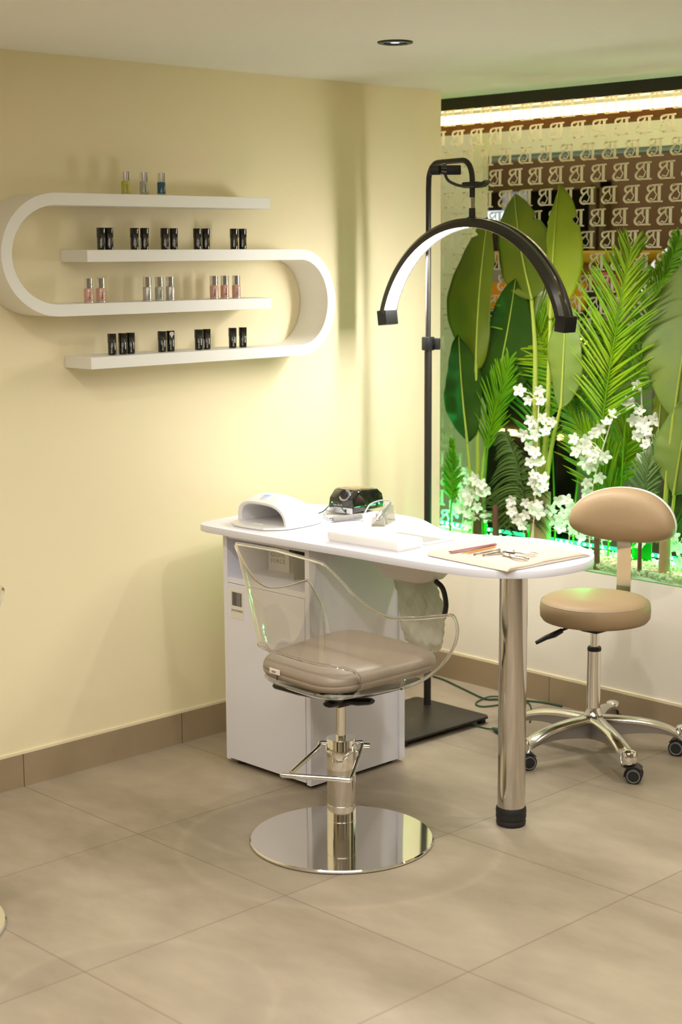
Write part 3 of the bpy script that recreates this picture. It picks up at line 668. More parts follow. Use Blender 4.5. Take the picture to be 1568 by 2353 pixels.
# towel
tw = empty('folded_towel', (-1.05, -1.20, ZT), 0, 'cream terry towel folded flat under the manicure tools', 'towel')
def tgrid(c, n, m, f): 
    P = []
    for i in range(n+1):
        row = []
        for j in range(m+1):
            u, v = i/n, j/m
            x = (1-u)*(1-v)*c[0][0]+u*(1-v)*c[1][0]+u*v*c[2][0]+(1-u)*v*c[3][0]
            y = (1-u)*(1-v)*c[0][1]+u*(1-v)*c[1][1]+u*v*c[2][1]+(1-u)*v*c[3][1]
            row.append((x+1.05, y+1.20, f(u, v)))
        P.append(row)
    return P
cor = [(-1.205, -1.048), (-1.228, -1.345), (-.905, -1.362), (-.878, -1.03)]
def top(u, v): return .0155 + .0016*math.sin(9*u+2)*math.sin(7*v) - .011*max(0, (v-.86)/.14)**2 - .010*max(0, (.04-v)/.04)**2 + .0035*math.exp(-((v-.45)/.1)**2)*max(0, (u-.85)/.15)
def mid(u, v): return .0085 - .002*v
def bot(u, v): return .0012
b = MB(); A = tgrid(cor, 40, 40, top); Bm = tgrid(cor, 40, 40, bot)
b.grid(A); b.grid(Bm)
def rim(i0): pass
edge = [(i, 0) for i in range(41)] + [(40, j) for j in range(1, 41)] + [(i, 40) for i in range(39, -1, -1)] + [(0, j) for j in range(39, 0, -1)]
ring = []
cx_, cy_ = .0, .0
for (i, j) in edge + [edge[0]]:
    t_, q_ = Vector(A[i][j]), Vector(Bm[i][j]); o2 = (Vector((t_.x, t_.y, 0))-Vector((0.0, 0.0, 0))).normalized()*.004
    u_ = i/40
    ring.append([t_, t_.lerp(q_, .18)+o2*.8, t_.lerp(q_, .40)+o2, t_.lerp(q_, .5)+o2*.1, t_.lerp(q_, .6)+o2, t_.lerp(q_, .85)+o2*.8, q_])
b.grid(ring)
tob = b.build('towel_cloth', TOWEL, tw, True, 60)
zt_ = ZT+.0185
def tool(name, label, a, bb, r, m, cat, sx=1.0, rr=None):
    a, bb = Vector(a), Vector(bb); c = (a+bb)/2; t = empty(name, (c.x, c.y, zt_), 0, label, cat)
    n = 10; pts = [a.lerp(bb, i/n)-c for i in range(n+1)]; pts = [Vector((p.x, p.y, .0015)) for p in pts]
    MB().tube(pts, rr or r, 10, sx=sx).build('shaft', m, t); return t
tool('nail_file', 'long dark pink nail file at the back of the towel', (-1.195, -1.118, 0), (-1.02, -1.128, 0), .0018, mat('dark_pink_file', (.30, .07, .10), .6), 'nail file', 4.0)
ORW = mat('orange_wood', (.55, .28, .10), .6)
tool('cuticle_stick', 'orange wooden cuticle stick next to the pink file', (-1.195, -1.155, 0), (-1.04, -1.150, 0), .0018, ORW, 'cuticle stick', 1, [.0006]+[.0018]*9+[.0006])
tool('cuticle_stick', 'second wooden stick crossing between file and pushers', (-1.185, -1.168, 0), (-1.055, -1.160, 0), .0018, ORW, 'cuticle stick', 1, [.0006]+[.0018]*9+[.0006])
DST = mat('dark_steel', (.30, .26, .22), .3, .9)
tool('cuticle_pusher', 'thin dark steel cuticle pusher in front of the sticks', (-1.180, -1.190, 0), (-1.075, -1.190, 0), .0022, DST, 'cuticle pusher', 1, [.003, .0012, .0016, .0022, .0022, .0022, .0022, .0016, .0012, .0022, .0035])
tool('cuticle_pusher', 'shorter steel pusher beside the scissors', (-1.172, -1.215, 0), (-1.10, -1.212, 0), .002, DST, 'cuticle pusher', 1, [.003, .0012, .0016, .002, .002, .002, .002, .0016, .0012, .002, .003])
sci = empty('nail_scissors', (-1.115, -1.232, zt_), R(-20), 'small steel nail scissors with round handles on the towel', 'scissors')
for sg in (-1, 1):
    MB().tube([(-.045, .001*sg, .001), (-.01, .0015*sg, .002), (.008, .006*sg, .002)], [.0006, .002, .002], 8).build('blade', DST, sci)
    MB().tube([(.019+.012*math.cos(TAU*i/24), sg*(.011)+.0085*math.sin(TAU*i/24), .002) for i in range(24)], .0018, 8, closed=True).build('finger_ring', DST, sci)
NIP = mat('satin_nickel', (.62, .55, .45), .2, .95)
for (cx_, cy_, rz_, lab) in ((-1.130, -1.275, R(-96), 'left pair of steel cuticle nippers, jaws toward the seat'), (-1.095, -1.262, R(-70), 'second steel cuticle nippers lying across the first')):
    t = empty('cuticle_nippers', (cx_, cy_, zt_ + (.004 if 'second' in lab else 0)), rz_, lab, 'nippers')
    for sg in (-1, 1):
        MB().tube(spl([(-.030, .002*sg, .002), (-.018, .006*sg, .003), (-.006, .002*sg, .003), (.010, -.007*sg, .003), (.035, -.011*sg, .003), (.060, -.006*sg, .003)], 5), [.0012]+[.0028]*24+[.0022], 8, sx=1.3).build('handle', NIP, t)
    MB().cyl(-.006, 0, 0, .0065, .0035, 16).build('rivet', NIP, t)

# ------------------------------------------------------------------ half moon lamp on stand
lp = empty('half_moon_floor_lamp', (-.42, -.32, 0), 0, 'black floor lamp with glowing half moon LED arc over the table', 'lamp')
JX, JY = -.055, -.238                              # column of the head, from the pole
b = MB(); b.prism([(x, y) for x, y in ((-.32, -.235), (-.30, -.225+.5*0), )] if False else [(-.345, -.235), (-.03+.065, -.245), (.045, -.235), (.050, -.225), (.050, .075), (.045, .090), (.035, .095), (-.345, .095), (-.358, .090), (-.362, .078), (-.362, -.218), (-.357, -.230)], .018, .026, bev=.002)
b.build('base_plate', BLACKM, lp, True, 24)
b = MB()
for x, y in ((-.34, -.21), (.03, -.22), (-.34, .07), (.03, .07)): b.cyl(x, y, 0, .018, .014)
b.build('feet', RUBBER, lp)
MB().cyl(0, 0, .026, 1.27, .0125, 24).build('lower_pole', BLACKM, lp)
hook = [(0, 0, 1.25), (0, 0, 1.78)] + [(JX*s, JY*s, 1.78+.07*math.sin(R(a))) for a, s in ((20, .012), (40, .04), (60, .09), (78, .15), (90, .21))] 
hk = [Vector((0, 0, 1.25)), Vector((0, 0, 1.5)), Vector((0, 0, 1.77))]
for a in range(15, 91, 15): hk.append(Vector((JX, JY, 0))*(.22*(1-math.cos(R(a)))) + Vector((0, 0, 1.79+.062*math.sin(R(a)))))
for a in range(0, 91, 15): hk.append(Vector((JX, JY, 0))*(.78+.22*math.sin(R(a))) + Vector((0, 0, 1.79+.062*math.cos(R(a)))))
hk.append(Vector((JX, JY, 1.735)))
MB().tube(hk, .0088, 16).build('upper_hook_pole', BLACKM, lp)
MB().cyl(JX, JY, 1.700, 1.738, .0082, 24).build('silver_joint', CHROME, lp)
MB().lathe([(0, 1.668), (.020, 1.668), (.019, 1.672), (.0105, 1.676), (.0100, 1.702), (0, 1.702)], 28, Matrix.Translation((JX, JY, 0))).build('swivel_socket', BLACKM, lp)
b = MB().box(-.016, .016, -.016, .016, 1.243, 1.288, bev=.003); b.build('height_clamp', BLACK, lp)
b = MB().box(.004, .018, -.040, -.014, 1.246, 1.284, bev=.003); b.build('clamp_lever', BLACK, lp)
RA = .403; ZC = 1.672-RA
def arc(rr, dx, a): return Vector((JX+dx, JY+rr*math.sin(a), ZC+rr*math.cos(a)))
angs = [R(-75+150*i/72) for i in range(73)]
P = []
for a in angs:      # body section: rounded channel, open to the inside
    sec = [(-.028, RA-.026), (-.030, RA-.030), (-.033, RA-.028), (-.033, RA-.012), (-.022, RA-.001), (-.010, RA), (-.008, RA-.004), (.008, RA-.004), (.010, RA), (.022, RA-.001), (.033, RA-.012), (.033, RA-.028), (.030, RA-.030), (.028, RA-.026), (-.028, RA-.026)]
    P.append([arc(r_, dx, a) for dx, r_ in sec])
b = MB().grid(P); bmesh.ops.recalc_face_normals(b.bm, faces=b.bm.faces); b.build('arc_housing', mat('satin_black_housing', (.022, .019, .014), .28, .2, coat=.3), lp, True, 28)
P = [[arc(r_, dx, a) for dx, r_ in ((-.0275, RA-.0262), (-.024, RA-.0275), (0, RA-.0278), (.024, RA-.0275), (.0275, RA-.0262))] for a in angs]
MB().grid(P).build('glowing_diffuser', GLOW, lp)
for sg in (-1, 1):
    a = R(75*sg)
    mm = Matrix.Translation(arc(RA-.012, 0, a)) @ Matrix.Rotation(-R(8*sg), 4, 'X')
    e = MB(); e.prism([(-.034, .0), (-.028, -.022), (.028, -.022), (.034, .0), (.034, .012), (-.034, .012)], -.045, .004, mm, bev=.002)
    e.build('end_cap', BLACK, lp, True, 24)
MB().lathe([(0, 0), (.009, 0), (.009, .005), (0, .006)], 18, Matrix.Translation((JX-.0, JY-(RA-.012)*0 + RA*math.sin(R(75))+.010, 1.355)) @ Matrix.Rotation(R(-90), 4, 'X')).build('dimmer_knob', BLACK, lp)
# phone holder clamped to the hook
phn = empty('phone_holder', (-.42+JX, -.32+JY, 1.77), 0, 'black phone clip on a bent gooseneck under the lamp hook', 'phone holder')
MB().box(-.020, .020, -.035, .030, -.006, .013, bev=.006, seg=3).build('clip_jaw', BLACK, phn)
b = MB().prism([(0, -.006), (.030, -.004), (.048, .008), (.046, .016), (.020, .006), (0, .008)], -.012, .012, Matrix.Translation((-.01, -.025, 0)) @ Matrix.Rotation(-PI/2, 4, 'Z') @ Matrix.Rotation(PI/2, 4, 'X')); b.build('clip_handle', BLACK, phn, False)
MB().tube(spl([(-.010, .030, .0), (-.020, .052, .006), (-.032, .074, .020), (-.040, .084, .046)], 6), .0048, 12).build('gooseneck', mat('dark_metal_hose', (.05, .06, .06), .3, .6), phn)
b = MB().box(-.006, .006, -.050, .050, -.015, .015, bev=.003); b = b.build('phone_cradle', BLACK, phn); b.location = (-.030, .088, .052); b.rotation_euler = (0, 0, R(44))
MB().lathe([(0, -.018), (.014, -.018), (.017, -.008), (.019, .0), (0, .0)], 24, Matrix.Translation((-.036, .084, .054)) @ Matrix.Rotation(R(90), 4, 'Y') @ Matrix.Rotation(R(25), 4, 'X')).build('ball_joint', GLOSSB, phn)

# ------------------------------------------------------------------ client chair of clear acrylic on pump base
def client_chair(loc, rz, label):
    t = empty('acrylic_client_chair', loc, 0, label, 'chair')
    MB().lathe([(0, 0), (.244, 0), (.248, .003), (.2482, .007), (.245, .010), (.05, .0125), (.0, .0125)], 96).build('round_base_plate', CHROME, t, True, 25)
    c = MB().lathe([(0, .012), (.039, .012), (.039, .060), (.0382, .061), (.0382, .063), (.039, .064), (.039, .104), (.0385, .105), (.0385, .106), (0, .106)], 48).build('lower_column', CHROME, t, True, 25)
    MB().lathe([(0, .106), (.0382, .106), (.0382, .205), (0, .205)], 48).build('middle_column', STEEL, t, True, 25)
    MB().lathe([(0, .205), (.0398, .205), (.0398, .284), (.0385, .287), (.014, .288), (0, .288)], 48).build('upper_column', CHROME, t, True, 25)
    MB().cyl(0, 0, .285, .385, .0135, 32).build('piston', CHROME, t)
    W = (Vector((-.055, -.05, 0))).normalized()
    pd = MB(); B1 = Vector((-.165, .021, .215)); B2 = Vector((-.080, -.115, .215)); A1 = Vector((-.030, .042, .268)); A2 = Vector((.046, -.032, .268))
    ex = (B1-B2).normalized()
    pts = [A1+Vector((.012, -.012, 0)), A1, A1+Vector((-.012, .0, -.006)), B1.lerp(A1, .12)] + [B1 + ex*.006]
    pd.tube(spl([A1+Vector((.015, -.015, -.002)), A1+Vector((-.004, .001, .002)), A1+Vector((-.022, -.004, -.010)), B1+Vector((.006, .004, .006))], 5), .0062, 12)
    pd.tube([B1+ex*.022, B1, B2], .0072, 14); pd.ball(B1+ex*.022, .0072, 2); pd.ball(B2, .0072, 2)
    pd.tube(spl([B2, B2+Vector((.012, .004, .008)), A2+Vector((-.012, -.012, -.008)), A2+Vector((0, 0, .002)), A2+Vector((-.012, .02, -.002))], 5), .0062, 12)
    pd.tube(spl([(-.034, .018, .272), (-.042, .008, .258), (-.044, -.006, .256)], 4), .0045, 10)
    pd.tube(spl([(.008, -.040, .272), (.018, -.046, .255), (.034, -.040, .252), (.046, -.030, .258)], 4), .0045, 10)
    pd.build('foot_pedal', CHROME, t)
    MB().lathe([(0, 0), (.008, 0), (.008, .022), (.006, .024), (0, .024)], 16, Matrix.Translation((.046, -.034, .262)) @ Matrix.Rotation(R(90), 4, 'X') @ Matrix.Rotation(R(30), 4, 'Y')).build('pedal_pivot', CHROME, t)
    MB().prism([(-.028, .165), (.012, .165), (.028, .185), (.028, .284), (-.028, .284)], -.002, .002, Matrix.Translation((.040, -.012, 0)) @ Matrix.Rotation(R(45), 4, 'Z') @ Matrix.Rotation(R(90), 4, 'X')).build('pump_cover', CHROME, t, False)
    hd = empty('seat_unit', (0, 0, 0), rz); hd.parent = t
    # mounting plate
    b = MB().box(-.032, .032, -.030, .030, .378, .398, bev=.006)
    b.build('height_collar', BLACK, hd)
    b = MB()
    for dx, dy, L in ((1, -.06, .270), (-.75, -.4, .09), (-.30, 1, .215), (.3, -1, .10)):
        d = Vector((dx, dy, 0)).normalized(); n = Vector((-d.y, d.x, 0))*.021
        zs = .009
        b.tube([d*.02+Vector((0, 0, .394)), d*(L*.6)+Vector((0, 0, .395)), d*(L-.008)+Vector((0, 0, .400)), d*L+Vector((0, 0, .401))], [.011, .0105, .009, .006], 10, sx=2.0)
    b.build('mounting_bracket', BLACK, hd)
    # ---- shell
    rimp = [(-.213, .0, .823), (-.214, .10, .820), (-.210, .165, .816), (-.200, .187, .806), (-.165, .208, .762), (-.115, .226, .706), (-.055, .242, .668), (.02, .262, .655), (.10, .286, .653), (.130, .292, .650),
            (.150, .288, .618), (.162, .272, .575), (.158, .248, .530), (.140, .224, .492), (.105, .198, .463), (.06, .172, .446)]
    basp = [(-.160, .0, .450), (-.160, .07, .451), (-.152, .120, .453), (-.135, .148, .455), (-.110, .168, .456), (-.075, .178, .456), (-.04, .183, .455), (.0, .184, .453), (.03, .183, .452), (.045, .182, .451),
            (.055, .180, .450), (.060, .178, .449), (.062, .176, .448), (.063, .175, .447), (.062, .173, .4465), (.06, .172, .446)]
    rs = spl(rimp, 6); bs = spl(basp, 6)
    rs = [Vector((p.x, -p.y, p.z)) for p in rs[:0:-1]] + rs; bs = [Vector((p.x, -p.y, p.z)) for p in bs[:0:-1]] + bs
    n = len(rs); mid_ = n//2; P = []; NV = 20
    for i in range(n):
        a, b_ = bs[i], rs[i]; o2 = Vector((a.x, a.y, 0)); d = o2.normalized() if o2.length else Vector((1, 0, 0))
        q = a + d*min(.018, (b_-a).length*.2) + Vector((0, 0, (b_.z-a.z)*.22)); q2 = a.lerp(b_, .62) + Vector((0, 0, 0))
        row = []
        for j in range(NV+1):
            s = j/NV; row.append(a*(1-s)**3 + q*3*s*(1-s)**2 + q2*3*s*s*(1-s) + b_*s**3)
        P.append(row)
    J0, J1 = 0, 6; hw = 29
    def hole(i, j):
        k = abs(i+.5-mid_); lim = hw - (3.2 if j in (J0, J1-1) else 0)
        return J0 <= j < J1 and k < lim
    sh = MB().grid(P, skip=hole)
    pan = []
    for s in (1, .96, .88, .75, .55, .3, .05):
        pan.append([Vector((-.065+(p.x+.065)*s, p.y*s, .418+(p.z-.418)*(s**2.6))) for p in bs])
    sh.grid(pan)
    nose = []   # front lip of the seat pan
    for k in range(13):
        u = k/12; a = bs[0].lerp(bs[-1], u); bul = math.sin(PI*u)
        nose.append([Vector((-.065+(a.x+.065)*s+.130*bul*max(0, s), a.y*s, .418+(a.z-.418)*(s**2.6)+.012*bul*s)) for s in (1, .85, .65, .4, .15)])
    sh.grid(nose)
    shell = sh.build('clear_shell', ACRYL, hd, True, 60)
    ed = MB(); ed.tube(rs, .0043, 12, sx=1.0)
    hr = [P[i][J1] for i in range(mid_-hw+3, mid_+hw-2)] + [P[mid_+hw-1][J1-1], P[mid_+hw][3], P[mid_+hw-1][J0+1]] + [P[i][J0] for i in range(mid_+hw-3, mid_-hw+2, -1)] + [P[mid_-hw+1][J0+1], P[mid_-hw][3], P[mid_-hw+1][J1-1]]
    ed.tube(hr, .0038, 10, closed=True)
    fr = [Vector((-.065+(bs[0].lerp(bs[-1], k/16).x+.065)+.130*math.sin(PI*k/16), bs[0].lerp(bs[-1], k/16).y, .446+.012*math.sin(PI*k/16))) for k in range(17)]
    ed.tube(fr, .0036, 10)
    ed.build('shell_edge', ACRE, shell)
    # ---- cushion
    P2 = []
    def sq(a, rx, ry, e=.42): return (rx*math.copysign(abs(math.cos(a))**e, math.cos(a)), ry*math.copysign(abs(math.sin(a))**e, math.sin(a)))
    for z, k in ((.472, .70), (.468, .88), (.472, .965), (.481, .995), (.489, 1.0), (.4905, .992), (.492, 1.0), (.503, .992), (.513, .962), (.519, .90), (.522, .78), (.5235, .5), (.524, .2), (.524, .0001)):
        row = []
        for i in range(81):
            a = TAU*i/80; x, y = sq(a, .205*k, .195*k); 
            y *= 1 + .10*(x/.2); row.append((x*.915+.018, y*.97, z+.010*(x/.2)))
        P2.append(row)
    b = MB().grid(P2); cu2 = b.build('seat_cushion', TAUPE, hd, True, 60)
    MB().box(-.0012, .0012, -.021, .021, -.007, .007, bev=.0005).build('care_tag', PAPER, cu2, False).location = (-.172, .063, .486)
    text_mesh('tag_print', 'ayala', .009, TEXTR, cu2, (-.1736, .066, .486), (R(90), 0, R(-90)), .0002)
    MB().box(-.001, .001, -.001, .001, -.014, .0, bev=.0003).build('tag_thread', BLACK, cu2, False).location = (-.174, .050, .479)
    return t
client_chair((-1.48, -.985, 0), R(-4), 'clear acrylic armchair with taupe cushion on a chrome pump base beside the table')
client_chair((-2.626, -.671, 0), R(180), 'second clear acrylic chair, only its back edge showing at the left border')

# ------------------------------------------------------------------ technician stool
st = empty('technician_stool', (-.40, -1.01, 0), 0, 'beige padded swivel stool with backrest and five star aluminium base', 'stool')
A0 = R(-120.4)
for k in range(5):
    a = A0 + k*R(72); d = Vector((math.cos(a), math.sin(a), 0)); n = Vector((-d.y, d.x, 0))
    P = []; web = []
    for i in range(15):
        s = i/14; r_ = .022+.255*s; z = .128 - .010*s - .040*s**3.5 - (.012 if s > .98 else 0)
        wd = .027 - .006*math.sin(PI*s) + .000*s; hh = .046*(1-s)**1.1+.016
        if s > .9: wd *= 1-.9*(s-.9)
        sec = [(-wd, -.016), (-wd, -.008), (-wd*.7, -.001), (0, .001), (wd*.7, -.001), (wd, -.008), (wd, -.016), (wd*.8, -.018), (-wd*.8, -.018), (-wd, -.016)]
        wb = wd*.78; web.append([d*r_ + n*x + Vector((0, 0, z+zz)) for x, zz in ((-wb, -.012), (wb, -.012), (wb*.8, -hh-.008), (-wb*.8, -hh-.008), (-wb, -.012))])
        P.append([d*r_ + n*x + Vector((0, 0, z+zz)) for x, zz in sec])
    b = MB().grid(P); b.bm.faces.new([b.bm.verts.new(p) for p in P[-1][:-1]]); bmesh.ops.remove_doubles(b.bm, verts=b.bm.verts, dist=1e-6); bmesh.ops.recalc_face_normals(b.bm, faces=b.bm.faces)
    lgp = b.build('leg', ALU, st, True, 40)
    MB().grid(web).build('leg_web', ALUD, lgp, True, 40)
    MB().lathe([(0, .058), (.021, .058), (.024, .066), (.0245, .084), (.020, .094), (.010, .099), (0, .100)], 24, Matrix.Translation(d*.280)).build('caster_socket', CHROME, lgp)
    # caster
    ca = a + R(random.choice((35, -50, 70, 160))); 
    if k == 0: ca = R(-62)
    e1 = Vector((math.cos(ca), math.sin(ca), 0)); ax = Vector((-e1.y, e1.x, 0)); cc = d*.280 + e1*.016 + Vector((0, 0, .025))
    rot = Vector((0, 0, 1)).rotation_difference(ax).to_matrix().to_4x4()
    cs = MB()
    for sg in (-1, 1): cs.lathe([(0, -.009), (.021, -.009), (.025, -.006), (.025, .006), (.021, .009), (0, .009)], 32, Matrix.Translation(cc+ax*.0135*sg) @ rot)
    cs.build('caster_wheel', RUBBER, lgp)
    hb = MB()
    for sg in (-1, 1): hb.lathe([(.0165, -.0005), (.0185, .0005), (.0205, -.0005)], 32, Matrix.Translation(cc+ax*(.0135+.0095*1)*sg) @ rot)
    hb.build('caster_rim', mat('grey_rim', (.16, .16, .155), .4), lgp)
    hc = MB(); rows = []
    for t_ in range(-10, 141, 10):
        rad = -e1*math.cos(R(t_)) + Vector((0, 0, 1))*math.sin(R(t_))
        rows.append([cc+rad*.0262-ax*.0225, cc+rad*.0262+ax*.0225, cc+rad*.0295+ax*.0225, cc+rad*.0295-ax*.0225, cc+rad*.0262-ax*.0225])
    hc.grid(rows); hc.cyl((d*.280).x, (d*.280).y, .044, .060, .0075, 12)
    hc.build('caster_hood', BLACK, lgp)
MB().lathe([(0, .052), (.017, .052), (.0185, .055), (.0185, .072), (.024, .076), (.024, .118), (.026, .130), (.0245, .134), (0, .134)], 40).build('hub', ALUD, st, True, 24)
MB().lathe([(0, .132), (.030, .130), (.0245, .140), (.0215, .155), (.0210, .335), (0, .335)], 40).build('gas_cylinder', CHROME, st, True, 24)
MB().lathe([(0, .335), (.0215, .335), (.0225, .342), (.020, .348), (0, .348)], 32).build('cylinder_ring', BLACK, st)
MB().cyl(0, 0, .345, .400, .0135, 24).build('piston', CHROME, st)
MB().box(-.035, .035, -.035, .035, .396, .432, bev=.008).build('tilt_mechanism', BLACK, st)
b = MB().tube(spl([(-.03, .025, .415), (-.085, .045, .405), (-.12, .02, .395)][:2], 4), .004, 8)
lv = Vector((-.655, .755, 0))          # lever runs sideways to the left
b = MB(); b.tube([Vector((0, 0, .418)), lv*.08+Vector((0, 0, .408)), lv*.115+Vector((0, 0, .392))], .0045, 10)
b.tube([lv*.100+Vector((0, 0, .398)), lv*.125+Vector((0, 0, .384)), lv*.150+Vector((0, 0, .374)), lv*.182+Vector((0, 0, .356))], [.008, .010, .008, .006], 10, sx=1.3)
b.build('height_lever', BLACK, st)
sp_ = [(0, .432), (.150, .432), (.163, .436), (.170, .446), (.1715, .470), (.1695, .488), (.1670, .4925), (.1655, .4915), (.1640, .4935), (.155, .5015), (.130, .5065), (.08, .509), (0, .510)]
seat = MB().lathe(sp_, 96).build('round_seat', BEIGE, st, True, 60)
MB().tube([(.1665*math.cos(TAU*i/96), .1665*math.sin(TAU*i/96), .4925) for i in range(96)], .0013, 6, closed=True).build('seat_piping', TAUPE, seat)
bd = R(14); BD = Vector((math.cos(bd), math.sin(bd), 0)); BN = Vector((-BD.y, BD.x, 0))
P = []
path = [BD*.02+Vector((0, 0, .4235)), BD*.12+Vector((0, 0, .4235)), BD*.195+Vector((0, 0, .426)), BD*.222+Vector((0, 0, .440)), BD*.232+Vector((0, 0, .475)), BD*.236+Vector((0, 0, .56)), BD*.230+Vector((0, 0, .64)), BD*.228+Vector((0, 0, .70))]
for p in spl(path, 6): P.append(p)
b = MB(); rows = []
for i, p in enumerate(P):
    q = P[min(i+1, len(P)-1)]-P[max(i-1, 0)]; q.normalize(); nn = q.cross(BN).normalized()*.0035
    rows.append([p-BN*.024-nn, p+BN*.024-nn, p+BN*.024+nn, p-BN*.024+nn, p-BN*.024-nn])
b.grid(rows).build('chrome_bracket', CHROME, st, True, 40)
MB().tube([BD*.215+Vector((0, 0, .425))-BN*.02, BD*.21+Vector((0, 0, .425))-BN*.060], .006, 10).build('adjusting_knob', BLACK, st)
bk = empty('backrest_pivot', (0, 0, 0)); bpy.data.objects.remove(bk)
# padded backrest: domed kidney outline, curved about the sitter
P = []; NB = 72
def outline(a):
    c, s = math.cos(a), math.sin(a)
    x = .178*math.copysign(abs(c)**.92, c)
    y = .108*abs(s)**1.08 if s > 0 else -.066*abs(s)**.78
    return x, y - .0 + .0*c
def bpt(x, y, off):
    cv = -.35*x*x*3.2                   # ends curve towards the sitter
    return BD*(.205+off+cv) + BN*(x-.012) + Vector((0, 0, .715+y))
for k, off in ((.001, .024), (.5, .024), (.85, .022), (.97, .014), (1.0, .002), (.985, -.012), (.93, -.030), (.84, -.042), (.68, -.052), (.45, -.057), (.2, -.059), (.001, -.059)):
    P.append([bpt(outline(TAU*i/NB)[0]*k, outline(TAU*i/NB)[1]*k, off) for i in range(NB+1)])
br = MB().grid(P).build('backrest', BEIGE, st, True, 70)
P = []
for k, off in ((1.0, .003), (1.012, .005), (1.0, .020), (.9, .030), (.6, .034), (.001, .034)):
    P.append([bpt(outline(TAU*i/NB)[0]*k, outline(TAU*i/NB)[1]*k, off) for i in range(NB+1)])
MB().grid(P).build('backrest_shell', WPLASTM, br, True, 60)

# ------------------------------------------------------------------ cables on the floor
def cable(name, pts, r, label, m=GREENCAB, plug=None):
    P_ = spl(pts, 8); c = P_[0]; t = MB().tube([p for p in P_], r, 8)
    if plug:
        a, bb = Vector(plug[0]), Vector(plug[1]); t.tube([a, a.lerp(bb, .3), a.lerp(bb, .7), bb], [.004, .009, .009, .005], 10)
    return tag(t.build(name, m), label, 'cable')
cable('power_cable', [(-.075, -.03, .004), (-.085, -.10, .004), (-.13, -.235, .004), (-.17, -.365, .004), (-.15, -.40, .004), (-.11, -.45, .004), (-.08, -.50, .004), (-.062, -.55, .004), (-.055, -.62, .004)], .0032, 'dark green cable running along the skirting under the window')
cable('looped_cable', [(-.10, -.40, .004), (-.15, -.37, .008), (-.21, -.37, .004), (-.245, -.39, .004), (-.25, -.425, .004), (-.20, -.45, .004), (-.13, -.47, .004), (-.10, -.50, .004), (-.15, -.56, .004), (-.24, -.63, .004), (-.28, -.66, .004)], .0028, 'thin dark cable lying in a loop on the floor behind the steel leg')
cable('lamp_cable', [(-.448, -.548, .006), (-.44, -.57, .004), (-.435, -.60, .003), (-.44, -.65, .010)], .0024, 'lamp cable with black connector lying beside the lamp base', plug=((-.438, -.63, .010), (-.455, -.70, .010)))

# ------------------------------------------------------------------ planter
PEB = mat('cream_pebbles', (.80, .70, .50), .7, var=.12, vscale=30)
t = bmesh.new(); bmesh.ops.create_icosphere(t, subdivisions=1, radius=1)
iv = [v.co.copy() for v in t.verts]; iF = [[v.index for v in f.verts] for f in t.faces]; t.free()
vs_ = []; fs_ = []; random.seed(3)
for k in range(4200):
    c = Vector((random.uniform(-.012, .22), random.uniform(-1.75, .45), .500+random.uniform(0, .012))); s = random.uniform(.005, .0105)
    e = Euler((random.uniform(0, 6), random.uniform(0, 6), random.uniform(0, 6))).to_matrix(); b0 = len(vs_)
    d = Vector((1, random.uniform(.7, 1), random.uniform(.55, .85)))
    for q in iv: vs_.append(c + e @ Vector((q.x*d.x*s, q.y*d.y*s, q.z*d.z*s)))
    fs_ += [[b0+i for i in f] for f in iF]
me = bpy.data.meshes.new('cream_pebbles'); me.from_pydata(vs_, [], fs_); me.materials.append(PEB); me.polygons.foreach_set('use_smooth', [True]*len(me.polygons))
pb = bpy.data.objects.new('cream_pebbles', me); col.objects.link(pb); tag(pb, 'cream gravel covering the planter ledge under the window', 'pebbles', None, 'stuff')
MB().box(-.035, -.029, -3.6, .0, .49, .527).build('planter_glass_lip', GLASSC, None, False).name = 'planter_glass_lip'
tag(bpy.data.objects['planter_glass_lip'], 'low greenish clear strip edging the front of the planter', 'glass strip')
lg_ = empty('green_led_strip', (.205, -.7, .50), 0, 'green glowing LED strip at the back foot of the planter', 'light')
MB().box(.006, .012, -1.0, 1.1, .020, .032).build('strip_body', LEDG, lg_, False)
d0 = MB().ball((0, 0, 0), .0048, 1).build('led_dot', LEDGD, lg_); y = -1.0; first = True
while y < 1.08:
    if int((y+5)*6.1) % 3:
        d1 = d0 if first else d0.copy()
        if not first: col.objects.link(d1)
        d1.parent = lg_; d1.location = (0, y, .027); first = False
    y += .0265

for y in (-1.25, -.95, -.72, -.50, -.28, -.06, .16, .38):
    l = bpy.data.lights.new('green_led_lamp', 'POINT'); l.energy = 1.5; l.color = (.02, 1.0, .20); l.shadow_soft_size = .006
    o = bpy.data.objects.new('green_led_lamp', l); o.location = (-.012, y+.7, .045); col.objects.link(o); o.parent = lg_
GPL = translucent('green_acrylic_panel', (.005, .42, .03), k=.5, rough=.2)
for y, lab in ((-.30, 'saturated green panel at the planter back left of the thick trunk'), (-.765, 'saturated green panel at the planter back right of the table tip'), (-.02, 'saturated green panel low behind the left orchids')):
    q = empty('green_divider', (.185, y, .50), 0, lab, 'divider'); MB().box(-.002, .002, -.045, .045, 0, .10, bev=.001).build('divider_sheet', GPL, q, False)
LEAF = {'mid': translucent('banana_leaf_green', (.105, .165, .010), (.16, .215, .009), .22, .5, .38),
        'bright': translucent('bright_leaf_green', (.20, .30, .006), (.25, .33, .005), .36, .35, .40),
        'dark': translucent('dark_leaf_green', (.035, .105, .010), (.06, .15, .012), .22, 1.0, .28),
        'grey': translucent('grey_green_leaf', (.13, .21, .040), (.165, .24, .032), .22, .25, .45),
        'rib': translucent('pale_green_rib', (.38, .45, .06), (.34, .42, .06), .2, 0, .45)}
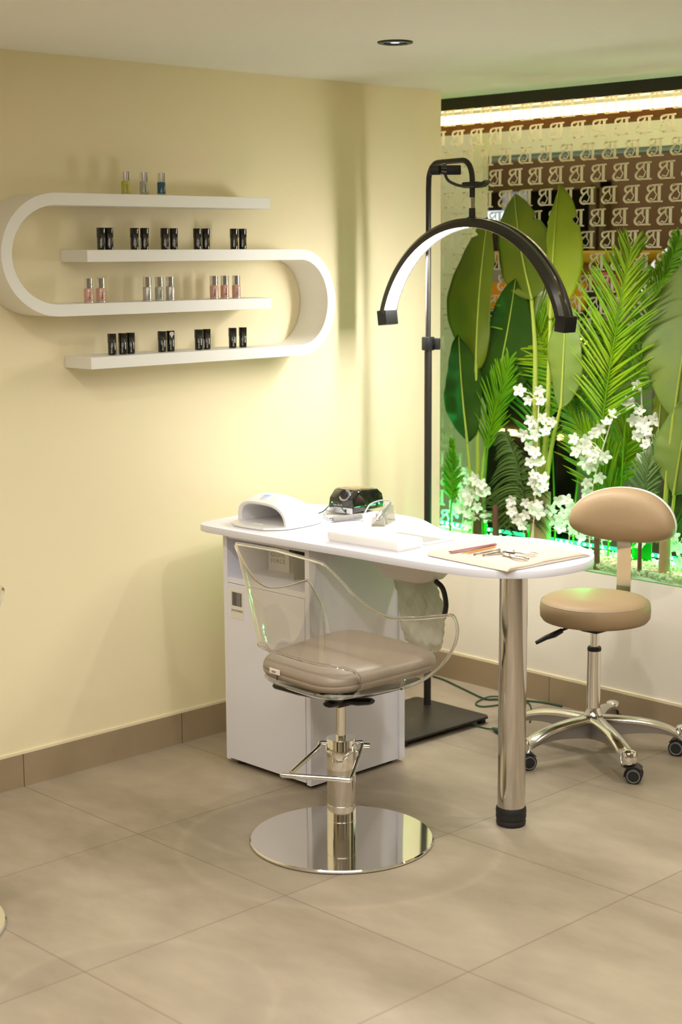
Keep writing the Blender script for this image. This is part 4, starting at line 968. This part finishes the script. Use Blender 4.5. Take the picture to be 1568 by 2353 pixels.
def leaf(parent, x, base, tip, wl_, wr_, bow, key, fold=.35, lean=.0, notch=(), px=0., seed=0, pk=.42):
    """blade on a bowed midrib; base, tip are (y,z) on the plane x; wl is the half width to the viewer's left (+y)"""
    rnd = random.Random(seed); loc = parent.location
    n = 40; B, T = Vector((0, *base)), Vector((0, *tip)); d = T-B; L = d.length; nrm = Vector((0, d.z, -d.y))/L
    if nrm.y < 0: nrm = -nrm       # +y = viewer's left
    mids = []
    for i in range(n+1):
        s = i/n; mids.append(Vector((x+lean*s*s - px*math.sin(PI*s), 0, 0)) + B + d*s + nrm*bow*math.sin(PI*s))
    rows = []; m = 8; uvs = []
    for i, p in enumerate(mids):
        s = i/n; f = (math.sin(PI/2*s/pk)**.55 if s < pk else max(0, 1-((s-pk)/(1-pk))**1.9)**.8) if 0 < s < 1 else 0
        row = []; ur = []
        for j in range(-m, m+1):
            w_ = (wl_ if j > 0 else wr_)*abs(j)/m*f; sg = 1 if j > 0 else -1
            for (side, s0, dep, wid) in notch:
                if side == sg and abs(s-s0) < wid: w_ *= 1-dep*(1-abs(s-s0)/wid)*(abs(j)/m)
            z_ = -abs(j)/m*(wl_ if j > 0 else wr_)*fold*f
            row.append(p + nrm*w_*sg + Vector((-z_ + .0015*math.sin(s*38+sg)*abs(j)/m + .010*math.sin(s*9+seed)*(abs(j)/m)**2, 0, 0)) + d/L*abs(j)/m*.018*f*(1-s) - Vector(loc))
            ur.append((j/m, s*L + abs(j)/m*.06))
        rows.append(row); uvs.append(ur)
    me = bpy.data.meshes.new('leaf'); V = [p for r in rows for p in r]; k = 2*m+1
    F = [(i*k+j, i*k+j+1, (i+1)*k+j+1, (i+1)*k+j) for i in range(n) for j in range(2*m)]
    me.from_pydata(V, [], F); me.materials.append(LEAF[key]); uvl = me.uv_layers.new(name='UVMap'); U = [u for r in uvs for u in r]
    for l in me.loops: uvl.data[l.index].uv = U[l.vertex_index]
    me.polygons.foreach_set('use_smooth', [True]*len(me.polygons))
    o = bpy.data.objects.new('leaf', me); col.objects.link(o); o.parent = parent
    sd = o.modifiers.new('solid', 'SOLIDIFY'); sd.thickness = .0012
    rb = [p - Vector((.0025, 0, 0)) - Vector(loc) for p in mids]
    MB().tube(rb, [.0045-.0035*i/n for i in range(n+1)], 8).build('midrib', LEAF['rib'], o)
    return o
def stem(parent, pts, r0, r1, m=None):
    P_ = [p-Vector(parent.location) for p in spl(pts, 8)]; n = len(P_)
    return MB().tube(P_, [r0+(r1-r0)*i/(n-1) for i in range(n)], 10).build('stem', m or LEAF['rib'], parent)
BARK = mat('pale_brown_bark', (.34, .24, .11), .8, bump=.6, bscale=70, var=.25, vscale=12)
BARKD = mat('dark_brown_bark', (.12, .06, .03), .8, bump=.5, bscale=70, var=.2, vscale=12)
def trunk(parent, x, y, r0, r1, z1, m=BARK, z0=.49):
    b = MB().tube([Vector((x, y, z0 + (z1-z0)*i/8))-Vector(parent.location) for i in range(9)], [r0+(r1-r0)*i/8 for i in range(9)], 18); return b.build('trunk', m, parent)
# left plant
pa_ = empty('banana_plant', (.12, -.075, .49), 0, 'banana leaf plant at the left window edge with tall dark leaves', 'plant')
trunk(pa_, .12, -.075, .018, .016, .70, BARKD)
stem(pa_, [(.12, -.070, .60), (.12, -.072, .85), (.115, -.066, 1.16)], .008, .006)
stem(pa_, [(.12, -.080, .60), (.10, -.055, .75), (.09, -.042, .90)], .007, .005)
stem(pa_, [(.12, -.080, .60), (.15, -.075, .80), (.16, -.104, 1.02)], .007, .005)
leaf(pa_, .115, (-.066, 1.13), (-.118, 1.690), .185, .055, .012, 'mid', .22, .0, [(1, .88, .4, .02)], seed=1, pk=.36)
leaf(pa_, .09, (-.050, .87), (-.004, 1.265), .130, .075, .006, 'dark', .35, .0, seed=2)
leaf(pa_, .135, (-.118, .985), (-.235, 1.47), .125, .125, -.01, 'dark', .2, .0, seed=3)
# centre plant
pc = empty('banana_plant', (.08, -.405, .49), 0, 'banana leaf plant with a thick pale trunk behind the table, paddle leaves on long stalks', 'plant')
trunk(pc, .08, -.405, .040, .036, .72); 
stem(pc, [(.08, -.395, .70), (.10, -.36, 1.0), (.125, -.335, 1.22), (.13, -.311, 1.40)], .013, .006)
stem(pc, [(.08, -.410, .70), (.08, -.43, 1.0), (.08, -.438, 1.37)], .013, .006)
stem(pc, [(.08, -.420, .70), (.06, -.465, .88), (.05, -.515, 1.05)], .010, .005)
stem(pc, [(.075, -.400, .70), (.07, -.40, .85), (.07, -.38, .98)], .014, .008)
leaf(pc, .130, (-.316, 1.395), (-.228, 1.768), .135, .125, .012, 'mid', .18, .0, [(-1, .72, .35, .03)], seed=4, pk=.38)
leaf(pc, .08, (-.438, 1.33), (-.466, 1.790), .035, .115, .005, 'bright', .15, .0, [(-1, .74, .45, .03)], seed=5, pk=.52)
leaf(pc, .05, (-.515, 1.028), (-.530, 1.400), .075, .075, .0, 'grey', .15, .0, seed=6)
# right plant
pr_ = empty('banana_plant', (.05, -.945, .49), 0, 'banana leaf plant at the right picture edge behind the backrest', 'plant')
trunk(pr_, .05, -.955, .020, .018, .64); trunk(pr_, .03, -.87, .008, .006, .62, BARKD)
stem(pr_, [(.05, -.950, .62), (.05, -.955, .80), (.05, -.976, 1.04)], .010, .006)
stem(pr_, [(.05, -.955, .62), (.045, -.98, .70), (.04, -.995, .79)], .008, .005)
stem(pr_, [(.05, -.945, .62), (.08, -.89, .75), (.10, -.880, .92)], .008, .005)
leaf(pr_, .055, (-.974, 1.02), (-1.075, 1.58), .185, .14, .01, 'grey', .16, .0, seed=7)
leaf(pr_, .035, (-.994, .775), (-1.045, 1.10), .115, .10, .0, 'grey', .2, .0, seed=8)
leaf(pr_, .10, (-.879, .86), (-.895, 1.13), .05, .09, .0, 'mid', .2, .0, seed=9)

PALM = {'b': translucent('palm_bright', (.15, .36, .004), (.26, .43, .005), .38, 0, .4), 'm': translucent('palm_mid', (.11, .34, .005), (.18, .42, .005), .38, 0, .4),
        'd': translucent('palm_dark', (.06, .12, .020), (.10, .17, .028), .2, 0, .5), 'g': translucent('palm_grey', (.12, .20, .06), (.17, .27, .08), .25, 0, .5)}
def frond(x, pts, key, L0, n, label, lean=.0, ang=48, droop=.10, seed=0, wd=.0043, s0=.15, both=1, root=None):
    rnd = random.Random(seed); base = Vector((x, *pts[0])); root_ = Vector((x, pts[0][0], .495))
    t = empty('palm_frond', root_, 0, label, 'palm frond', 'artificial palm fronds in the planter')
    P_ = spl([(x+lean*(i/(len(pts)-1))**2, *p) for i, p in enumerate(pts)], 10); m = len(P_)-1
    rr = [root_] + P_ if (base-root_).length > .03 else P_
    MB().tube([p-root_ for p in rr], [.0038-.0028*i/len(rr) for i in range(len(rr))], 7).build('rachis', PALM[key] if key != 'b' else PALM['m'], t)
    V = []; F = []
    for k in range(n):
        s = s0 + (1-s0)*k/(n-1); i = min(m-1, int(s*m)); p = P_[i].lerp(P_[i+1], s*m-i) if i < m else P_[-1]
        d = (P_[min(i+1, m)]-P_[max(i-1, 0)]).normalized(); nr = Vector((0, d.z, -d.y)).normalized()
        ss = (s-s0)/(1-s0); L = L0*(.55+.45*math.sin(PI*min(1, ss*1.15+.12)))*(1-.35*ss**3)
        for sg in (1, -1):
            if both != 1 and sg != both and rnd.random() < .7: continue
            a = R(ang*(1-.45*ss)+rnd.uniform(-6, 6)); u = (d*math.cos(a)+nr*sg*math.sin(a)+Vector((rnd.uniform(-.22, .06), 0, 0))).normalized()
            side = u.cross(Vector((1, 0, 0))).normalized(); side = (side + Vector((rnd.uniform(-.2, .3), 0, 0))).normalized(); LL = L*rnd.uniform(.86, 1.08); b0 = len(V); q = 7
            for j in range(q+1):
                v = j/q; c = p + u*LL*v + Vector((0, 0, -droop*LL*v*v)); w_ = wd*(math.sin(PI*min(1, .12+v*.88))**.6)*(1 if v < 1 else 0)+.0002
                V += [c+side*w_-root_, c-side*w_-root_]
                if j: F.append((b0+2*j-2, b0+2*j-1, b0+2*j+1, b0+2*j))
    me = bpy.data.meshes.new('leaflets'); me.from_pydata(V, [], F); me.materials.append(PALM[key]); me.polygons.foreach_set('use_smooth', [True]*len(me.polygons))
    o = bpy.data.objects.new('leaflets', me); col.objects.link(o); o.parent = t
    sd = o.modifiers.new('solid', 'SOLIDIFY'); sd.thickness = .0006
    return t
frond(.07, [(-.665, .674), (-.673, .945), (-.699, 1.154), (-.730, 1.331), (-.756, 1.475), (-.776, 1.568)], 'b', .27, 59, 'largest bright palm frond rising upright right of the hanging grey leaf', seed=1, s0=.22, ang=50)
frond(.10, [(-.734, .678), (-.753, 1.008), (-.809, 1.216), (-.847, 1.39), (-.911, 1.518), (-.945, 1.608)], 'm', .20, 54, 'palm frond leaning right with drooping leaflets next to the right banana leaf', seed=2, s0=.3, droop=.5)
frond(.12, [(-.104, .67), (-.129, .899), (-.179, 1.062), (-.218, 1.175)], 'm', .16, 45, 'bright green palm frond in front of the left dark banana leaf', seed=3, s0=.25, ang=35)
frond(.05, [(-.365, .56), (-.35, .70), (-.318, .82), (-.262, .925)], 'd', .16, 54, 'dark olive palm frond hanging left of the thick pale trunk', seed=4, s0=.1, ang=75, droop=.7)
frond(.17, [(-.40, .60), (-.375, .95), (-.338, 1.193), (-.275, 1.345), (-.21, 1.40)], 'b', .22, 51, 'yellowish palm frond behind the two long leaf stalks', seed=5, s0=.4, ang=55)
frond(.13, [(-.72, .55), (-.66, .74), (-.597, .865), (-.47, 1.032)], 'b', .22, 48, 'palm frond leaning left behind the white orchids', seed=6, s0=.2, ang=40)
frond(.06, [(-.844, .58), (-.86, .74), (-.874, .845), (-.909, .95)], 'g', .10, 27, 'small grey green palm frond just above the backrest', seed=7, s0=.2)
frond(.15, [(-.652, .678), (-.702, .866), (-.761, 1.005)], 'b', .18, 35, 'short bright frond between the middle orchids', seed=8, s0=.2)
frond(.18, [(-.475, .62), (-.50, .90), (-.47, 1.10), (-.40, 1.22), (-.33, 1.30)], 'b', .24, 51, 'arching palm frond behind the hanging grey leaf', seed=9, s0=.35, ang=60)
frond(.05, [(-.235, .56), (-.262, .66), (-.335, .79)], 'd', .13, 35, 'short dark frond low between trunk and left orchids', seed=10, s0=.1, ang=60, droop=.6)
frond(.08, [(.027, .561), (.017, .711), (.018, .859)], 'm', .08, 16, 'small leafy sprig against the yellow wall edge', seed=11, s0=.3, wd=.007)
frond(.15, [(-.943, .532), (-.91, .661), (-.952, .80)], 'd', .15, 40, 'dark frond low behind the backrest at the right edge', seed=12, s0=.1)
frond(.19, [(-.57, .60), (-.60, .90), (-.64, 1.15), (-.60, 1.32)], 'b', .24, 51, 'rear palm frond between kiosk and the largest frond', seed=13, s0=.3, ang=55)
frond(.20, [(-.30, .60), (-.30, .85), (-.29, 1.05), (-.25, 1.22)], 'm', .20, 45, 'rear palm frond behind the left stalk of the centre plant', seed=14, s0=.3, ang=50)

# thin side stakes
for (x, y, z1, l) in ((.03, -.238, .66, 'thin brown wooden stake left of the thick trunk'), (.02, -.700, .64, 'reddish brown stake right beside the table tip')):
    q = empty('wooden_stake', (x, y, .49), 0, l, 'stake'); MB().tube([(0, 0, 0), (0, 0, (z1-.49)*.5), (0, 0, z1-.49)], [.012, .0105, .0105], 10).build('stake_shaft', BARKD, q)

# orchids
def flower_mesh():
    b = MB()
    for k in range(5):
        a = TAU*k/5; P = []
        for i in range(6):
            s = i/5; w_ = .0082*math.sin(PI*min(.93, .12+s*.80))**.8; row = []
            for j in range(5):
                v = (j-2)/2; r_ = .003+.0205*s; z = .004*s*s*1.2 - .0035*abs(v)*s + .006*s
                row.append((r_*math.cos(a)-v*w_*math.sin(a), r_*math.sin(a)+v*w_*math.cos(a), z))
            P.append(row)
        b.grid(P)
    b.ball((0, 0, .003), .0032, 1)
    o = b.build('flower', PETAL, None, True, 80); return o
fproto = flower_mesh(); fme = fproto.data; bpy.data.objects.remove(fproto)
STEMW = mat('pale_flower_stem', (.62, .58, .42), .6)
SP = {'A': (.03, [(-.352, 1.083), (-.428, 1.086), (-.384, 1.049), (-.433, 1.049), (-.399, .977), (-.457, .99), (-.501, .984), (-.4, .951), (-.376, .929), (-.419, .929), (-.477, .949), (-.389, .884), (-.426, .868), (-.402, .832), (-.437, .832)], (-.41, .52), 'tall white orchid spray climbing in front of the long leaf stalks'),
      'A2': (.02, [(-.409, .761), (-.448, .759), (-.435, .733), (-.481, .75), (-.425, .79), (-.46, .78), (-.38, .685), (-.41, .668), (-.443, .684), (-.455, .66)], (-.40, .52), 'dense white orchid cluster covering the thick pale trunk'),
      'A3': (.02, [(-.32, .687), (-.331, .648), (-.341, .615), (-.377, .607), (-.391, .644), (-.36, .63), (-.31, .665)], (-.385, .52), 'drooping white orchid twig left of the thick pale trunk'),
      'B': (.05, [(-.134, .745), (-.163, .729), (-.176, .704), (-.086, .692), (-.122, .684), (-.054, .676), (-.043, .619), (-.086, .607), (-.114, .601), (-.185, .614), (-.08, .564), (-.139, .641), (-.15, .70), (-.10, .66)], (-.10, .51), 'white orchid spray low at the left, lit green from below'),
      'B2': (.14, [(-.01, .75), (-.021, .715), (-.002, .647), (.03, .69), (.05, .74), (.02, .62), (.05, .60)], (.02, .51), 'green lit orchid spray against the yellow wall edge'),
      'C': (.05, [(-.581, .928), (-.619, .925), (-.649, .95), (-.629, .899), (-.592, .885), (-.662, .886), (-.686, .97), (-.718, .995), (-.731, 1.022), (-.666, .854), (-.639, .833), (-.611, .849), (-.699, .875), (-.677, .801), (-.64, .782), (-.623, .744), (-.60, .91), (-.655, .87)], (-.645, .51), 'white orchid spray in front of the largest palm frond'),
      'D': (.09, [(-.812, 1.035), (-.834, .997), (-.856, .972), (-.809, .954), (-.843, .925), (-.863, .897), (-.813, 1.123), (-.787, 1.004), (-.829, .879), (-.78, 1.062), (-.82, .98), (-.85, .94), (-.87, 1.01)], (-.83, .51), 'white orchid spray left of the right banana plant'),
      'E': (.08, [(-.496, .7), (-.52, .659), (-.478, .628), (-.54, .635), (-.56, .606), (-.508, .605), (-.462, .662), (-.577, .659), (-.585, .579), (-.531, .704), (-.55, .68), (-.50, .64)], (-.53, .51), 'green lit white orchid spray behind the table tip'),
      'F': (.08, [(-.97, .631), (-.992, .589), (-.954, .58), (-.99, .545), (-.967, .604), (-1.02, .62), (-1.03, .57)], (-.98, .51), 'green lit orchid spray in the lower right corner of the planter'),
      'G': (.16, [(-.60, .60), (-.64, .58), (-.74, .60), (-.78, .57), (-.70, .63), (-.82, .62), (-.25, .60), (-.29, .57), (-.21, .58)], (-.66, .51), 'small scattered white blossoms in green light at the planter back')}
camp = Vector((-4.35, -3.95, 1.57)); random.seed(21)
for key, (x, fl, foot, label) in SP.items():
    c = Vector((x, foot[0], .495)); t = empty('orchid_spray', c, 0, label, 'orchid', 'white artificial orchid sprays')
    b = MB(); top_ = max(fl, key=lambda q: q[1]); mx_ = sum(q[0] for q in fl)/len(fl)
    main = spl([c, Vector((x+.01, (foot[0]+mx_)/2, (c.z+top_[1])/2)), Vector((x+.005, top_[0], top_[1]))], 8)
    b.tube([p-c for p in main], .0022, 6)
    for (y, z) in fl:
        q = Vector((x+random.uniform(-.012, .015), y, z)); near = min(main, key=lambda p: (p-q).length + max(0, p.z-q.z)*2)
        if (near-q).length > .012: b.tube([near-c, near.lerp(q, .5)+Vector((.004, 0, .008))-c, q-c], .0013, 5)
        f = bpy.data.objects.new('flower', fme); col.objects.link(f); f.parent = t; f.location = q-c+Vector((-.004, 0, 0))
        d = ((camp-q).normalized() + Vector((random.uniform(-.6, .6), random.uniform(-.6, .6), random.uniform(-.5, .6)))).normalized()
        f.rotation_mode = 'QUATERNION'; f.rotation_quaternion = d.to_track_quat('Z', 'Y') @ Euler((0, 0, random.uniform(0, TAU))).to_quaternion()
        k = random.uniform(.85, 1.12); f.scale = (k, k, k)
    b.build('stem', STEMW, t)
